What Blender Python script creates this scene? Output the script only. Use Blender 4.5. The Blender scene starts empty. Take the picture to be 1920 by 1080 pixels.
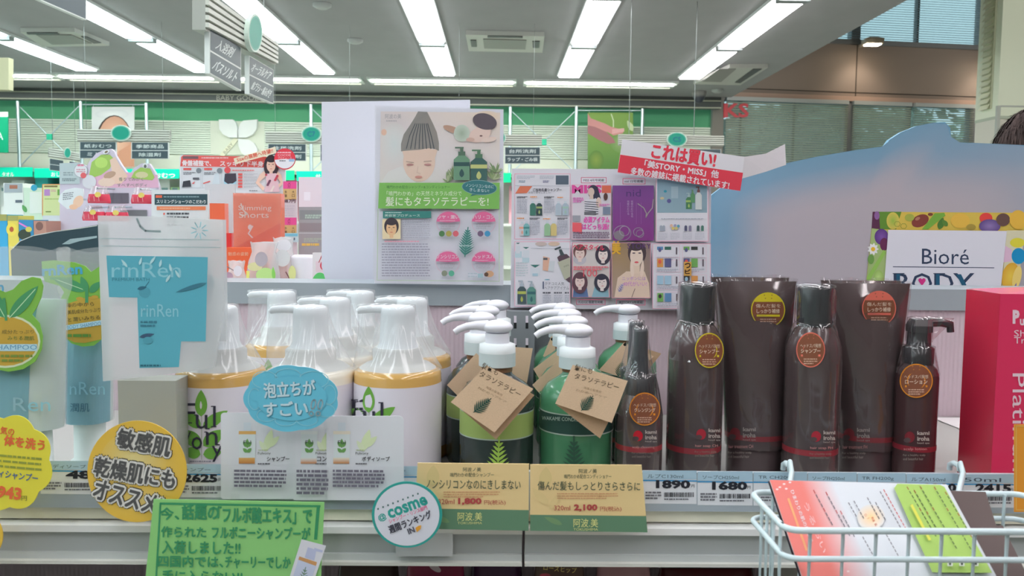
import bpy, math, random
from mathutils import Vector, Matrix
random.seed(7)
SC = bpy.context.scene
COL = SC.collection
# ---------------------------------------------------------------- camera, sky, exposure
F = 1600.0                       # focal length in pixels of the 1920 x 1080 frame
EYE = Vector((0, 0, 1.57))
_cy = Vector((937 - 960, 540 - 422, -F)).normalized()        # world +y as the camera sees it
_cx = Vector((1, -0.0112, 0)); _cx = (_cx - _cx.dot(_cy) * _cy).normalized()
_cz = _cx.cross(_cy)
ROT = Matrix((_cx, _cy, _cz))
cam = bpy.data.cameras.new('camera'); cam.sensor_width = 36; cam.lens = 36 * F / 1920
cam.clip_start = .02; cam.clip_end = 200
cam.dof.use_dof = True; cam.dof.focus_distance = 1.15; cam.dof.aperture_fstop = 17
co = bpy.data.objects.new('camera', cam); COL.objects.link(co)
co.matrix_world = Matrix.Translation(EYE) @ ROT.to_4x4()
SC.camera = co
W = bpy.data.worlds.new('sky'); SC.world = W; W.use_nodes = True
W.node_tree.nodes['Background'].inputs[0].default_value = (.50, .74, .86, 1)
W.node_tree.nodes['Background'].inputs[1].default_value = 1.7
LAMP = 12                        # radiance of the ceiling tubes
fill_light = bpy.data.lights.new('pillar_fill', 'AREA'); fill_light.shape = 'RECTANGLE'; fill_light.size = 3.5; fill_light.size_y = 2.2; fill_light.energy = 34; fill_light.spread = math.radians(60); fill_light.color = (1, .97, .9)
do = bpy.data.objects.new('pillar_fill', fill_light); COL.objects.link(do); do.location = (4.6, -2.5, 4.2)      # added fill light, unseen, to brighten the pillar; no window here
do.rotation_euler = (Vector((3.7, 6, 3.0)) - Vector(do.location)).to_track_quat('-Z', 'Y').to_euler()
SC.view_settings.view_transform = 'Standard'; SC.view_settings.look = 'None'
SC.view_settings.exposure = 0.0; SC.view_settings.gamma = 1
SC.cycles.max_bounces = 8; SC.cycles.transparent_max_bounces = 24
SC.cycles.sample_clamp_indirect = 6; SC.cycles.caustics_reflective = False; SC.cycles.caustics_refractive = False

def ray(u, v):
    return ROT @ Vector(((u - 960) / F, (540 - v) / F, -1))
def P(u, v, Y):
    d = ray(u, v); return EYE + d * (Y / d.y)
def proj(p):
    d = ROT.transposed() @ (Vector(p) - EYE)
    return 960 - F * d.x / d.z, 540 + F * d.y / d.z
def px(n, Y):
    return n * Y / F
# ---------------------------------------------------------------- colours and materials
K = .66
def lin(x):
    x /= 255; return x / 12.92 if x <= .04045 else ((x + .055) / 1.055) ** 2.4
KK = [K]
def C(r, g=None, b=None, k=None):
    k = k or KK[0]
    if g is None: g = b = r
    c = (lin(r) / k, lin(g) / k, lin(b) / k); f = min(1, .86 / max(max(c), 1e-6)); return (c[0] * f, c[1] * f, c[2] * f, 1)
def mixc(a, b, t): return tuple(a[i] * (1 - t) + b[i] * t for i in range(4))
MATS = {}
def mat(name, rough=.6, spec=.3, metal=0, coat=0, emit=0, noise=0):
    m = bpy.data.materials.new(name); m.use_nodes = True; n = m.node_tree; b = n.nodes['Principled BSDF']
    a = n.nodes.new('ShaderNodeAttribute'); a.attribute_name = 'tint'
    src = a.outputs['Color']
    if noise:
        t = n.nodes.new('ShaderNodeTexNoise'); t.inputs['Scale'].default_value = 60
        x = n.nodes.new('ShaderNodeMix'); x.data_type = 'RGBA'; x.blend_type = 'MULTIPLY'; x.inputs[0].default_value = noise
        n.links.new(src, x.inputs[6]); n.links.new(t.outputs['Fac'], x.inputs[7]); src = x.outputs[2]
    if not emit: n.links.new(src, b.inputs['Base Color'])
    b.inputs['Roughness'].default_value = rough; b.inputs['Specular IOR Level'].default_value = spec
    b.inputs['Metallic'].default_value = metal; b.inputs['Coat Weight'].default_value = coat; b.inputs['Coat Roughness'].default_value = .08
    if emit:
        n.links.new(a.outputs['Color'], b.inputs['Emission Color']); b.inputs['Emission Strength'].default_value = emit
    MATS[name] = m; return m
mat('paper', .55, .25); mat('matte', .8, .15, noise=.12); mat('gloss', .22, .45, coat=.3); mat('plastic', .38, .4)
mat('metal', .35, .5, .85); mat('painted', .4, .4); mat('lamp', .5, .2, emit=LAMP); mat('kraft', .75, .1, noise=.2)
mat('spot', .5, .2, emit=25); mat('liquid', .12, .5, coat=.5)
def seethrough(name, haze, gloss, tint, rough=.08):
    m = bpy.data.materials.new(name); m.use_nodes = True; n = m.node_tree; n.nodes.clear()
    o = n.nodes.new('ShaderNodeOutputMaterial'); t = n.nodes.new('ShaderNodeBsdfTransparent'); t.inputs[0].default_value = tint
    d = n.nodes.new('ShaderNodeBsdfDiffuse'); d.inputs[0].default_value = (.8, .82, .83, 1)
    dt = n.nodes.new('ShaderNodeBsdfTranslucent'); dt.inputs[0].default_value = (.8, .82, .83, 1)
    da = n.nodes.new('ShaderNodeMixShader'); da.inputs[0].default_value = .45
    n.links.new(d.outputs[0], da.inputs[1]); n.links.new(dt.outputs[0], da.inputs[2])
    m1 = n.nodes.new('ShaderNodeMixShader'); m1.inputs[0].default_value = haze
    n.links.new(t.outputs[0], m1.inputs[1]); n.links.new(da.outputs[0], m1.inputs[2])
    g = n.nodes.new('ShaderNodeBsdfGlossy'); g.inputs['Roughness'].default_value = rough
    fr = n.nodes.new('ShaderNodeLayerWeight'); fr.inputs[0].default_value = .5
    pw = n.nodes.new('ShaderNodeMath'); pw.operation = 'POWER'; pw.inputs[1].default_value = 3.5; n.links.new(fr.outputs['Facing'], pw.inputs[0])
    mm = n.nodes.new('ShaderNodeMath'); mm.operation = 'MULTIPLY_ADD'; mm.inputs[1].default_value = gloss * .5; mm.inputs[2].default_value = gloss * .045; mm.use_clamp = True
    n.links.new(pw.outputs[0], mm.inputs[0])
    m2 = n.nodes.new('ShaderNodeMixShader'); n.links.new(mm.outputs[0], m2.inputs[0])
    n.links.new(m1.outputs[0], m2.inputs[1]); n.links.new(g.outputs[0], m2.inputs[2]); n.links.new(m2.outputs[0], o.inputs[0])
    MATS[name] = m
seethrough('film', .2, .8, (1, 1, 1, 1), .12); seethrough('clear', .015, .22, (1, 1, 1, 1)); seethrough('frost', .5, .8, (1, 1, 1, 1), .25)
seethrough('smoke_film', .03, 1.9, (.95, .93, .93, 1)); seethrough('glass_pane', .22, .8, (.86, .9, .88, 1))
def ribbed():                    # back panel with fine vertical ribs
    m = mat('ribbed', .6, .25); n = m.node_tree; b = n.nodes['Principled BSDF']
    tc = n.nodes.new('ShaderNodeTexCoord'); w = n.nodes.new('ShaderNodeTexWave'); w.inputs['Scale'].default_value = 55
    n.links.new(tc.outputs['Object'], w.inputs['Vector'])
    bp = n.nodes.new('ShaderNodeBump'); bp.inputs['Strength'].default_value = .5; bp.inputs['Distance'].default_value = .001
    n.links.new(w.outputs['Fac'], bp.inputs['Height']); n.links.new(bp.outputs[0], b.inputs['Normal'])
ribbed()
# ---------------------------------------------------------------- where a pixel of the photograph meets a surface
class Pl:                        # a plane, its normal towards the viewer
    def __init__(s, p, n, step=4e-5): s.p = Vector(p); s.n = Vector(n).normalized(); s.step = step
    def __call__(s, u, v, l=0):
        d = ray(u, v); t = (s.p - EYE).dot(s.n) / d.dot(s.n); return EYE + d * t + s.n * l
def YP(Y): return Pl((0, Y, 0), (0, -1, 0), 4e-5 * max(1, Y))
def vb(u, Y, z):                 # the row where a vertical through (u, 480) at depth Y meets the height z
    return proj((P(u, 480, Y).x, Y, z))[1]
class Cyl:                       # an upright (elliptical) cylinder
    step = 4e-5
    def __init__(s, x, y, a, b=None): s.x, s.y, s.a, s.b = x, y, a, b or a
    def __call__(s, u, v, l=0):
        d = ray(u, v); a, b = s.a + l, s.b + l
        ox, oy = (EYE.x - s.x) / a, (EYE.y - s.y) / b; dx, dy = d.x / a, d.y / b
        A = dx * dx + dy * dy; B = ox * dx + oy * dy; D = B * B - A * (ox * ox + oy * oy - 1)
        return EYE + d * ((-B - math.sqrt(max(D, 0))) / A)
# ---------------------------------------------------------------- mesh builder
_glyph = {}
def glyphs(s, bold=0):
    k = (s, bold)
    if k not in _glyph:
        c = bpy.data.curves.new('t', 'FONT'); c.body = s; c.resolution_u = 2; c.offset = bold
        o = bpy.data.objects.new('t', c); m = o.to_mesh()
        v = [(a.co.x, a.co.y) for a in m.vertices]; f = [tuple(p.vertices) for p in m.polygons]
        o.to_mesh_clear(); bpy.data.objects.remove(o); bpy.data.curves.remove(c)
        if v:
            x0 = min(a[0] for a in v); x1 = max(a[0] for a in v); y0 = min(a[1] for a in v); y1 = max(a[1] for a in v)
            v = [((a - (x0 + x1) / 2) / (x1 - x0 or 1), (b - (y0 + y1) / 2) / (y1 - y0 or 1)) for a, b in v]
            _glyph[k] = v, f, (x1 - x0) / (y1 - y0 or 1)
        else: _glyph[k] = [], [], 1
    return _glyph[k]
class MB:
    def __init__(s, m='paper'): s.v = []; s.f = []; s.c = []; s.fm = []; s.fs = []; s.m = m; s.ms = []; s.l = 0.; s.mp = None
    def on(s, mp, l=2e-4): s.mp = mp; s.l = l; return s
    def add(s, vs, fs, col, smooth=False, m=None):
        n = len(s.v); s.v += [tuple(a) for a in vs]
        s.c += list(col) if isinstance(col[0], (tuple, list)) else [col] * len(vs)
        m = m or s.m
        if m not in s.ms: s.ms.append(m)
        i = s.ms.index(m)
        for f in fs: s.f.append(tuple(a + n for a in f)); s.fm.append(i); s.fs.append(smooth)
        return s
    # solids -----------------------------------------------------
    def box(s, x0, x1, y0, y1, z0, z1, col, m=None):
        v = [(x, y, z) for z in (z0, z1) for y in (y0, y1) for x in (x0, x1)]
        return s.add(v, [(0, 2, 3, 1), (4, 5, 7, 6), (0, 1, 5, 4), (2, 6, 7, 3), (0, 4, 6, 2), (1, 3, 7, 5)], col, m=m)
    def rings(s, rs, col, close=True, cap=(True, True), smooth=True, m=None):
        n = len(rs[0]); v = [p for r in rs for p in r]; f = []
        for i in range(len(rs) - 1):
            for j in range(n if close else n - 1):
                a, b = i * n + j, i * n + (j + 1) % n; f.append((a, b, b + n, a + n))
        c = col if not isinstance(col, list) else [col[i] for i in range(len(rs)) for _ in range(n)]
        s.add(v, f, c, smooth, m)
        if close:
            if cap[0]: s.add(rs[0], [tuple(range(n))[::-1]], c[0] if isinstance(col, list) else col, False, m)
            if cap[1]: s.add(rs[-1], [tuple(range(n))], c[-1] if isinstance(col, list) else col, False, m)
        return s
    def lathe(s, x, y, prof, col, n=36, sy=1, cap=(True, True), m=None, smooth=True):
        rs = [[(x + r * math.cos(2 * math.pi * k / n), y + sy * r * math.sin(2 * math.pi * k / n), z) for k in range(n)] for r, z in prof]
        return s.rings(rs, col, cap=cap, m=m, smooth=smooth)
    def tube(s, pts, r, col, n=10, m=None, cap=True):
        pts = [Vector(p) for p in pts]; rs = []; up = Vector((0, 0, 1))
        for i, p in enumerate(pts):
            t = (pts[min(i + 1, len(pts) - 1)] - pts[max(i - 1, 0)]).normalized()
            a = t.cross(up); a = t.cross(Vector((1, 0, 0))) if a.length < .05 else a
            a.normalize(); b = t.cross(a); rr = r[i] if isinstance(r, (list, tuple)) else r
            rs.append([p + a * rr * math.cos(2 * math.pi * k / n) + b * rr * math.sin(2 * math.pi * k / n) for k in range(n)])
        return s.rings(rs, col, cap=(cap, cap), m=m)
    def blob(s, x, y, z, a, b, c, col, n=20, m=None, f=None):
        rs = []
        for i in range(n // 2 + 1):
            t = math.pi * i / (n // 2); st = max(math.sin(t), 1e-3); ct = -math.cos(t); r = []
            for k in range(n):
                q = 2 * math.pi * k / n; p = Vector((st * math.cos(q), st * math.sin(q), ct))
                if f: p = f(p)
                r.append((x + a * p.x, y + b * p.y, z + c * p.z))
            rs.append(r)
        return s.rings(rs, col, m=m)
    def slab(s, mp, pts, th, col, back=None, m=None):   # a flat sheet of real thickness with the outline pts (in pixels) on the surface mp
        a = [mp(u, v, 0) for u, v in pts]; b = [mp(u, v, -th) for u, v in pts]; n = len(a)
        s.add(a, [tuple(range(n))[::-1]], col, m=m); s.add(b, [tuple(range(n))], back or col, m=m)
        s.add(a + b, [(i, (i + 1) % n, n + (i + 1) % n, n + i) for i in range(n)], back or col, m=m)
        return s.on(mp)
    # print ------------------------------------------------------
    def up(s): s.l += s.mp.step; return s.l
    def poly(s, pts, col, m=None):
        l = s.up(); return s.add([s.mp(u, v, l) for u, v in pts], [tuple(range(len(pts)))], col, m=m)
    def rect(s, u0, v0, u1, v1, col, m=None, n=1):
        l = s.up(); v = []
        for i in range(n + 1):
            u = u0 + (u1 - u0) * i / n; v += [s.mp(u, v0, l), s.mp(u, v1, l)]
        c = col
        if isinstance(col[0], (tuple, list)):          # (top, bottom) colours of a printed gradient
            c = [col[k % 2] for k in range(len(v))]
        return s.add(v, [(2 * i, 2 * i + 1, 2 * i + 3, 2 * i + 2) for i in range(n)], c, m=m)
    def ell(s, u, v, a, b, col, n=24, ang=0, t0=0, t1=360, m=None):
        l = s.up(); ca, sa = math.cos(math.radians(ang)), math.sin(math.radians(ang)); full = t1 - t0 >= 360
        k = n if full else n + 1; vs = [s.mp(u, v, l)]; fs = []
        for rr in (.5, 1):
            for i in range(k):
                t = math.radians(t0 + (t1 - t0) * i / n); x, y = a * rr * math.cos(t), b * rr * math.sin(t)
                vs.append(s.mp(u + x * ca - y * sa, v - (x * sa + y * ca), l))
        for i in range(n):
            j = (i + 1) % k; fs += [(0, 1 + i, 1 + j), (1 + i, 1 + k + i, 1 + k + j, 1 + j)]
        if isinstance(col[0], (tuple, list)): col = [col[0]] + [mixc(col[0], col[1], .5)] * k + [col[1]] * k
        return s.add(vs, fs, col, m=m)
    def line(s, pts, w, col, m=None):
        l = s.up()
        for (u0, v0), (u1, v1) in zip(pts, pts[1:]):
            d = math.hypot(u1 - u0, v1 - v0) or 1; x, y = (u1 - u0) / d * w / 2, (v1 - v0) / d * w / 2
            q = [(u0 - y - x * .5, v0 + x - y * .5), (u0 + y - x * .5, v0 - x - y * .5), (u1 + y + x * .5, v1 - x + y * .5), (u1 - y + x * .5, v1 + x + y * .5)]
            s.add([s.mp(a, b, l) for a, b in q], [(0, 1, 2, 3)], col, m=m)
        return s
    def frame(s, u0, v0, u1, v1, w, col): return s.line([(u0, v0), (u1, v0), (u1, v1), (u0, v1), (u0, v0)], w, col)
    def ring(s, u, v, a, b, w, col, n=28, ang=0):
        c, q = math.cos(math.radians(ang)), math.sin(math.radians(ang)); p = []
        for i in range(n + 1):
            t = 2 * math.pi * i / n; x, y = a * math.cos(t), b * math.sin(t); p.append((u + x * c - y * q, v - x * q - y * c))
        return s.line(p, w, col)
    def T(s, t, u, v, w, h, col, ang=0, bold=0, shear=0):
        cjk = any(ord(ch) > 0x2e80 for ch in t); fat = bold if cjk else 0; g, f, asp = glyphs(t, 0 if cjk else bold)
        if w is None: w = h * asp
        if h is None: h = w / asp
        l = s.up(); c, q = math.cos(math.radians(ang)), math.sin(math.radians(ang)); vs = []
        for x, y in g:
            vs.append((x * w + shear * y * h, y * h))
        e = fat * abs(h)
        for i in range(8 if fat > .06 else 4 if fat > 0 else 1):
            a = math.pi * 2 * i / (8 if fat > .06 else 4) + .6
            l = s.l = s.l + s.mp.step * (.5 if i else 0)
            s.add([s.mp(u + (x + e * math.cos(a)) * c - (y + e * math.sin(a)) * q, v - (x + e * math.cos(a)) * q - (y + e * math.sin(a)) * c, l) for x, y in vs], f, col)
        return s
    def greek(s, u0, v0, u1, v1, n, col, fill=.55, ang=0):   # rows of print too small to read
        l = s.up(); h = (v1 - v0) / n; sl = math.tan(math.radians(ang))
        for i in range(n):
            u = u0; end = u1 - (random.random() * .35 * (u1 - u0) if i == n - 1 else random.random() * .06 * (u1 - u0))
            while u < end:
                w = min(random.uniform(1.5, 5) * max(h, 2) / 3, end - u); a = v0 + i * h + h * (1 - fill) / 2; b = a + h * fill
                s.add([s.mp(x, y - sl * (x - u0), l) for x, y in ((u, a), (u, b), (u + w, b), (u + w, a))], [(0, 1, 2, 3)], col)
                u += w + random.uniform(.3, 1.0) * max(h, 2) / 3
        return s
    def leaf(s, b, t, w, col, n=9, vein=None):
        l = s.up(); (u0, v0), (u1, v1) = b, t; d = math.hypot(u1 - u0, v1 - v0); x, y = (u1 - u0) / d, (v1 - v0) / d; vs = []
        for i in range(n + 1):
            q = i / n; r = w / 2 * math.sin(math.pi * q ** .8) ** .8 if 0 < i < n else 0
            cu, cv = u0 + (u1 - u0) * q, v0 + (v1 - v0) * q; vs += [s.mp(cu - y * r, cv + x * r, l), s.mp(cu + y * r, cv - x * r, l)]
        s.add(vs, [(2 * i, 2 * i + 1, 2 * i + 3, 2 * i + 2) for i in range(n)], col)
        if vein: s.line([b, (u0 + (u1 - u0) * .9, v0 + (v1 - v0) * .9)], w * .06, vein)
        return s
    def fern(s, b, t, w, col, n=9):
        (u0, v0), (u1, v1) = b, t; d = math.hypot(u1 - u0, v1 - v0); x, y = (u1 - u0) / d, (v1 - v0) / d
        l = s.up(); s.line([b, t], d * .035, col)
        for i in range(n):
            q = .08 + .84 * i / n; r = w / 2 * (1 - q) ** .75 * (.75 if i == 0 else 1) + 1; cu, cv = u0 + (u1 - u0) * q, v0 + (v1 - v0) * q
            for sg in (-1, 1):
                eu, ev = cu + x * r * .75 - sg * y * r, cv + y * r * .75 + sg * x * r; hw = d * .036
                s.add([s.mp(*p, l) for p in ((cu - x * hw, cv - y * hw), ((cu + eu) / 2 - x * hw, (cv + ev) / 2 - y * hw), (eu, ev), ((cu + eu) / 2 + x * hw, (cv + ev) / 2 + y * hw), (cu + x * hw, cv + y * hw))], [(0, 1, 2, 3, 4)], col)
        return s
    def barcode(s, u0, v0, u1, v1, col):
        l = s.up(); u = u0
        while u < u1:
            w = random.choice((.6, .9, 1.4, 1.8)); s.add([s.mp(*p, l) for p in ((u, v0), (u, v1), (u + w, v1), (u + w, v0))], [(0, 1, 2, 3)], col); u += w + random.choice((.7, 1, 1.5))
        return s
    def head(s, u, v, w, h, skin, hair, long=0, ang=0):      # a small printed portrait
        if long: s.ell(u, v + h * .12 * long, w * .72, h * (.62 + .2 * long), hair, ang=ang)
        else: s.ell(u, v - h * .1, w * .62, h * .58, hair, ang=ang)
        s.rect(u - w * .16, v + h * .3, u + w * .16, v + h * .68, skin)
        s.ell(u, v + h * .05, w * .44, h * .48, skin, ang=ang)
        s.ell(u, v - h * .36, w * .46, h * .2, hair, ang=ang)
        dk = mixc(hair, skin, .25); c, q = math.cos(math.radians(ang)), math.sin(math.radians(ang))
        for sg in (-1, 1):
            x, y = sg * w * .19, h * .02; s.ell(u + x * c - y * q, v - x * q - y * c, w * .09, h * .035, dk, 10, ang)
        s.ell(u + q * h * .3, v + c * h * .3, w * .13, h * .035, mixc(skin, C(190, 70, 80), .6), 10, ang)
        s.line([(u, v + h * .05), (u + w * .03, v + h * .16)], w * .05, mixc(skin, C(150, 105, 90), .4))
        return s
    def jar(s, u, v0, v1, w, col, cap=None, band=None, pump=True):   # a small printed bottle
        h = v1 - v0; cap = cap or C(200, 205, 208)
        if pump: s.rect(u - w * .1, v0, u + w * .1, v0 + h * .2, cap); s.rect(u - w * .42, v0, u + w * .12, v0 + h * .05, cap)
        s.rect(u - w * .22, v0 + h * .14, u + w * .22, v0 + h * .26, cap)
        s.poly([(u - w * .22, v0 + h * .26), (u - w * .5, v0 + h * .38), (u - w * .5, v1), (u + w * .5, v1), (u + w * .5, v0 + h * .38), (u + w * .22, v0 + h * .26)], col)
        if band: s.rect(u - w * .5, v0 + h * .46, u + w * .5, v0 + h * .58, band); s.leaf((u, v0 + h * .92), (u, v0 + h * .66), w * .3, band, 5)
        return s
    # ------------------------------------------------------------
    def build(s, name, parent=None, label=None, cat=None, group=None, kind=None):
        xs = [p[0] for p in s.v]; ys = [p[1] for p in s.v]; zs = [p[2] for p in s.v]
        if parent is None: o0 = ((min(xs) + max(xs)) / 2, (min(ys) + max(ys)) / 2, min(zs)); loc = o0
        else: o0 = WLOC[parent.name]; loc = (0, 0, 0)
        me = bpy.data.meshes.new(name)
        me.from_pydata([(a - o0[0], b - o0[1], c - o0[2]) for a, b, c in s.v], [], s.f)
        for k in s.ms: me.materials.append(MATS[k])
        me.polygons.foreach_set('material_index', s.fm); me.polygons.foreach_set('use_smooth', s.fs)
        at = me.color_attributes.new('tint', 'FLOAT_COLOR', 'POINT'); at.data.foreach_set('color', [x for c in s.c for x in c])
        me.update()
        o = bpy.data.objects.new(name, me); COL.objects.link(o); o.location = loc; WLOC[o.name] = o0
        if parent is not None: o.parent = parent
        return tag(o, label, cat, group, kind)
WLOC = {}
def tag(o, label=None, cat=None, group=None, kind=None):
    for k, v in (('label', label), ('category', cat), ('group', group), ('kind', kind)):
        if v: o[k] = v
    return o
def thing(name, label, cat, loc, group=None):
    o = bpy.data.objects.new(name, None); COL.objects.link(o); o.location = loc; o.empty_display_size = .02
    WLOC[o.name] = tuple(loc); return tag(o, label, cat, group)
def struct(name, mb): return mb.build(name, kind='structure')
def dup(root, d, label, skip=()):
    r = root.copy(); COL.objects.link(r); r.location = Vector(root.location) + Vector(d); r['label'] = label; WLOC[r.name] = tuple(r.location)
    for ch in [o for o in root.children]:
        if ch.name.split('.')[0] in skip: continue
        c = ch.copy(); COL.objects.link(c); c.parent = r
        for g in ch.children:
            e = g.copy(); COL.objects.link(e); e.parent = c
    return r
def card(name, label, cat, mp, pts, th, col, draw=None, m='paper', group=None, parent=None, back=None):
    b = MB(m); b.slab(mp, pts, th, col, back)
    if draw: draw(b)
    return b.build(name, parent, label, cat, group) if parent is None else b.build(name, parent, label)
def R4(u0, v0, u1, v1): return [(u0, v0), (u0, v1), (u1, v1), (u1, v0)]
def RR(u0, v0, u1, v1, r, n=5):
    o = []
    for cu, cv, a in ((u0 + r, v0 + r, 180), (u0 + r, v1 - r, 90), (u1 - r, v1 - r, 0), (u1 - r, v0 + r, -90)):
        for i in range(n + 1):
            q = math.radians({180: 270, 90: 180, 0: 90, -90: 0}[a] - 90 * i / n); o.append((cu + r * math.cos(q), cv + r * math.sin(q)))
    return o
def EL(u, v, a, b, n=40, ang=0):
    c, q = math.cos(math.radians(ang)), math.sin(math.radians(ang)); o = []
    for i in range(n):
        t = -2 * math.pi * i / n; x, y = a * math.cos(t), b * math.sin(t); o.append((u + x * c - y * q, v + x * q + y * c))
    return o
def cloud(u, v, a, b, k, amp, n=96, ph=0):
    o = []
    for i in range(n):
        t = -2 * math.pi * i / n; r = 1 - amp + amp * abs(math.sin(k * t / 2 + ph)); o.append((u + a * r * math.cos(t), v + b * r * math.sin(t)))
    return o
# ================================================================ THE ROOM
CZ = 2.87; XE = 2.3; YB = 8.9; YC = 8.62         # low ceiling, its open edge, the end wall, the beam
def zc(v, Y): return P(937, v, Y).z
grey_floor = C(150, 148, 140)
struct('floor', MB('gloss').box(-7.5, 7, -6, 10.2, -.1, 0, grey_floor))
ceil_c = (.405, .42, .425, 1)
struct('ceiling', MB('matte').box(-7.5, XE, -6, YC, CZ, CZ + .1, ceil_c))
struct('ceiling_atrium', MB('matte').box(XE - .1, 7, -6, 10.4, 5.2, 5.3, ceil_c))
struct('wall_left', MB('matte').box(-7.6, -7.5, -6, 9.1, 0, 2.97, C(190, 205, 195)))
struct('wall_right', MB('matte').box(7, 7.1, -6, 10.4, 0, 5.3, C(170, 160, 150)))
struct('wall_front', MB('matte').box(-7.6, 7.1, -6.1, -6, 0, 5.3, C(190, 190, 185)))
struct('trim_1', MB('matte').box(XE - .1, XE, -6, YC + .1, CZ + .1, 5.2, C(150, 140, 132)))
m = MB('paper'); zb = zc(182, YC); za = zc(198, YC); m.box(-7.5, P(1352, 190, YC).x, YC, YC + .1, za, CZ + .1, C(88, 92, 92))
for v in (184, 197): z = zc(v, YC); m.box(-7.5, P(1352, 190, YC).x, YC - .015, YC, z - .006, z + .006, C(170, 172, 158))
m.on(YP(YC - .001)).T('BABY GOODS', 450, 183.5, 88, 9, C(165, 165, 155), ang=-.6)
struct('trim_2', m)
KK[0] = .85
# end wall: green band, ribbed cladding, cream band
m = MB('paper'); xr = P(1353, 260, YB).x; zg0 = zc(234, YB); zs0 = zc(297, YB); zw0 = zc(328, YB)
m.box(-7.5, xr, YB, YB + .15, zg0, 3.0, C(88, 160, 118)); m.box(-7.5, xr, YB, YB + .15, zs0, zg0, C(176, 186, 172)); m.box(-7.5, xr, YB, YB + .15, 0, zs0, C(235, 240, 222))  # greyer ground behind the ribs: shade of the gaps put into the colour
xa, xb = P(396, 260, YB).x, P(497, 260, YB).x
n = 15
for i in range(n):
    z = zs0 + (zg0 - zs0) * (i + .5) / n; h = (zg0 - zs0) / n * .39
    for x0, x1 in ((-7.5, xa), (xb, xr)): m.box(x0, x1, YB - .022, YB, z - h, z + h, C(226, 236, 220))
m.box(xa, xb, YB - .024, YB, zs0, zg0, C(208, 212, 196))
struct('wall_back', m)
KK[0] = K
# glazed facade at the far right, turned a few degrees
FA = .13; FN = Vector((FA, -1, 0)).normalized(); f0 = Vector((xr, YB, 0))
def FP(off=0): return Pl(f0 + FN * off, FN, 3e-4)
def fx(x, off=0): return f0.y + FA * (x - f0.x) - off
def fbox(m, x0, x1, z0, z1, d0, d1, col, mm=None):
    v = [(x, fx(x) - d, z) for z in (z0, z1) for d in (d1, d0) for x in (x0, x1)]
    m.add(v, [(0, 2, 3, 1), (4, 5, 7, 6), (0, 1, 5, 4), (2, 6, 7, 3), (0, 4, 6, 2), (1, 3, 7, 5)], col, m=mm)
zh1 = FP()(1600, 84).z; zh0 = FP()(1600, 187).z; XR = 7.0
m = MB('paper'); brown = C(134, 122, 114, .62); fbox(m, xr, XR, zh0, zh1, -.2, 0, brown); fbox(m, xr, XR, zh0 - .02, zh0 + .03, 0, .04, C(150, 128, 116, .5))
fbox(m, xr, XR, 0, .5, -.2, 0, brown); fbox(m, xr, XR, 4.7, 5.3, -.2, 0, brown); fbox(m, xr - .12, xr + .0, 0, 5.2, -.2, .06, C(120, 118, 112))
xj = FP()(1605, 150).x; fbox(m, xj - .006, xj + .006, zh0, zh1, 0, .003, C(70, 64, 60)); fbox(m, xr, XR, zh0 + .07, zh0 + .08, 0, .003, C(70, 64, 60))
struct('wall_right_facade', m)
fr = C(120, 122, 124)
for nm, z0, z1, us in (('window_1', zh1, 4.7, (1596, 1713, 1833)), ('window_2', .5, zh0, (1388, 1488, 1590, 1705, 1823))):
    m = MB('painted'); fbox(m, xr, XR, z0, z0 + .05, -.08, .03, fr); fbox(m, xr, XR, z1 - .05, z1, -.08, .03, fr)
    for u in us:
        x = FP()(u, 240).x; w = .05 if u in (1596, 1590, 1823, 1833) else .012; fbox(m, x - w, x + w, z0, z1, -.08, .03 if w > .02 else 0, fr if w > .02 else C(80, 84, 84))
    g = MB('glass_pane'); fbox(g, xr, XR, z0, z1, -.05, -.044, C(200, 205, 205))
    w = struct(nm, m); g.build('pane', w)
for k, (z0, z1, u0, u1, lab) in enumerate(((zh1 + .06, 4.66, 1400, 1832, 'pale venetian blind across the high window above the brown wall band'), (1.1, zh0 - .06, 1358, 1585, 'dim venetian blind across the lower window next to the green wall'), (1.1, zh0 - .06, 1594, 1702, 'dim venetian blind in the middle of the lower window'), (1.1, zh0 - .06, 1708, 1820, 'open venetian blind with bright sky behind it beside the cream pillar'))):
    m = MB('painted'); x0, x1 = FP()(u0, 240).x, FP()(u1, 240).x; z = z0
    while z < z1:
        hy_, hz_ = (.0105, .0066) if k in (1, 2) else (.0125, .003 if k else .006)
        v = [(x, fx(x) - .055 + s * hy_, z + (s if not k else -s) * hz_ + t) for t in (0, .001) for s in (-1, 1) for x in (x0, x1)]
        m.add(v, [(0, 2, 3, 1), (4, 5, 7, 6), (0, 1, 5, 4), (2, 6, 7, 3)], C(150, 165, 172) if not k else C(172, 178, 164)); z += .024
    fbox(m, x0, x1, z1, z1 + .04, .03, .08, C(170, 175, 175))
    if k == 1: m.on(FP(.085), 3e-4)
    m.build('venetian_blind', None, lab, 'blind')
m = MB('paper'); mp = FP(.074); m.slab(mp, R4(1357, 194, 1359, 221), .01, C(215, 70, 80)); m.on(mp)
m.T('KS', 1381, 207, 46, 27, C(210, 92, 100, .6), bold=.03)
m.build('window_lettering', None, 'big red letters on the window at the wall corner', 'lettering')
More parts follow.
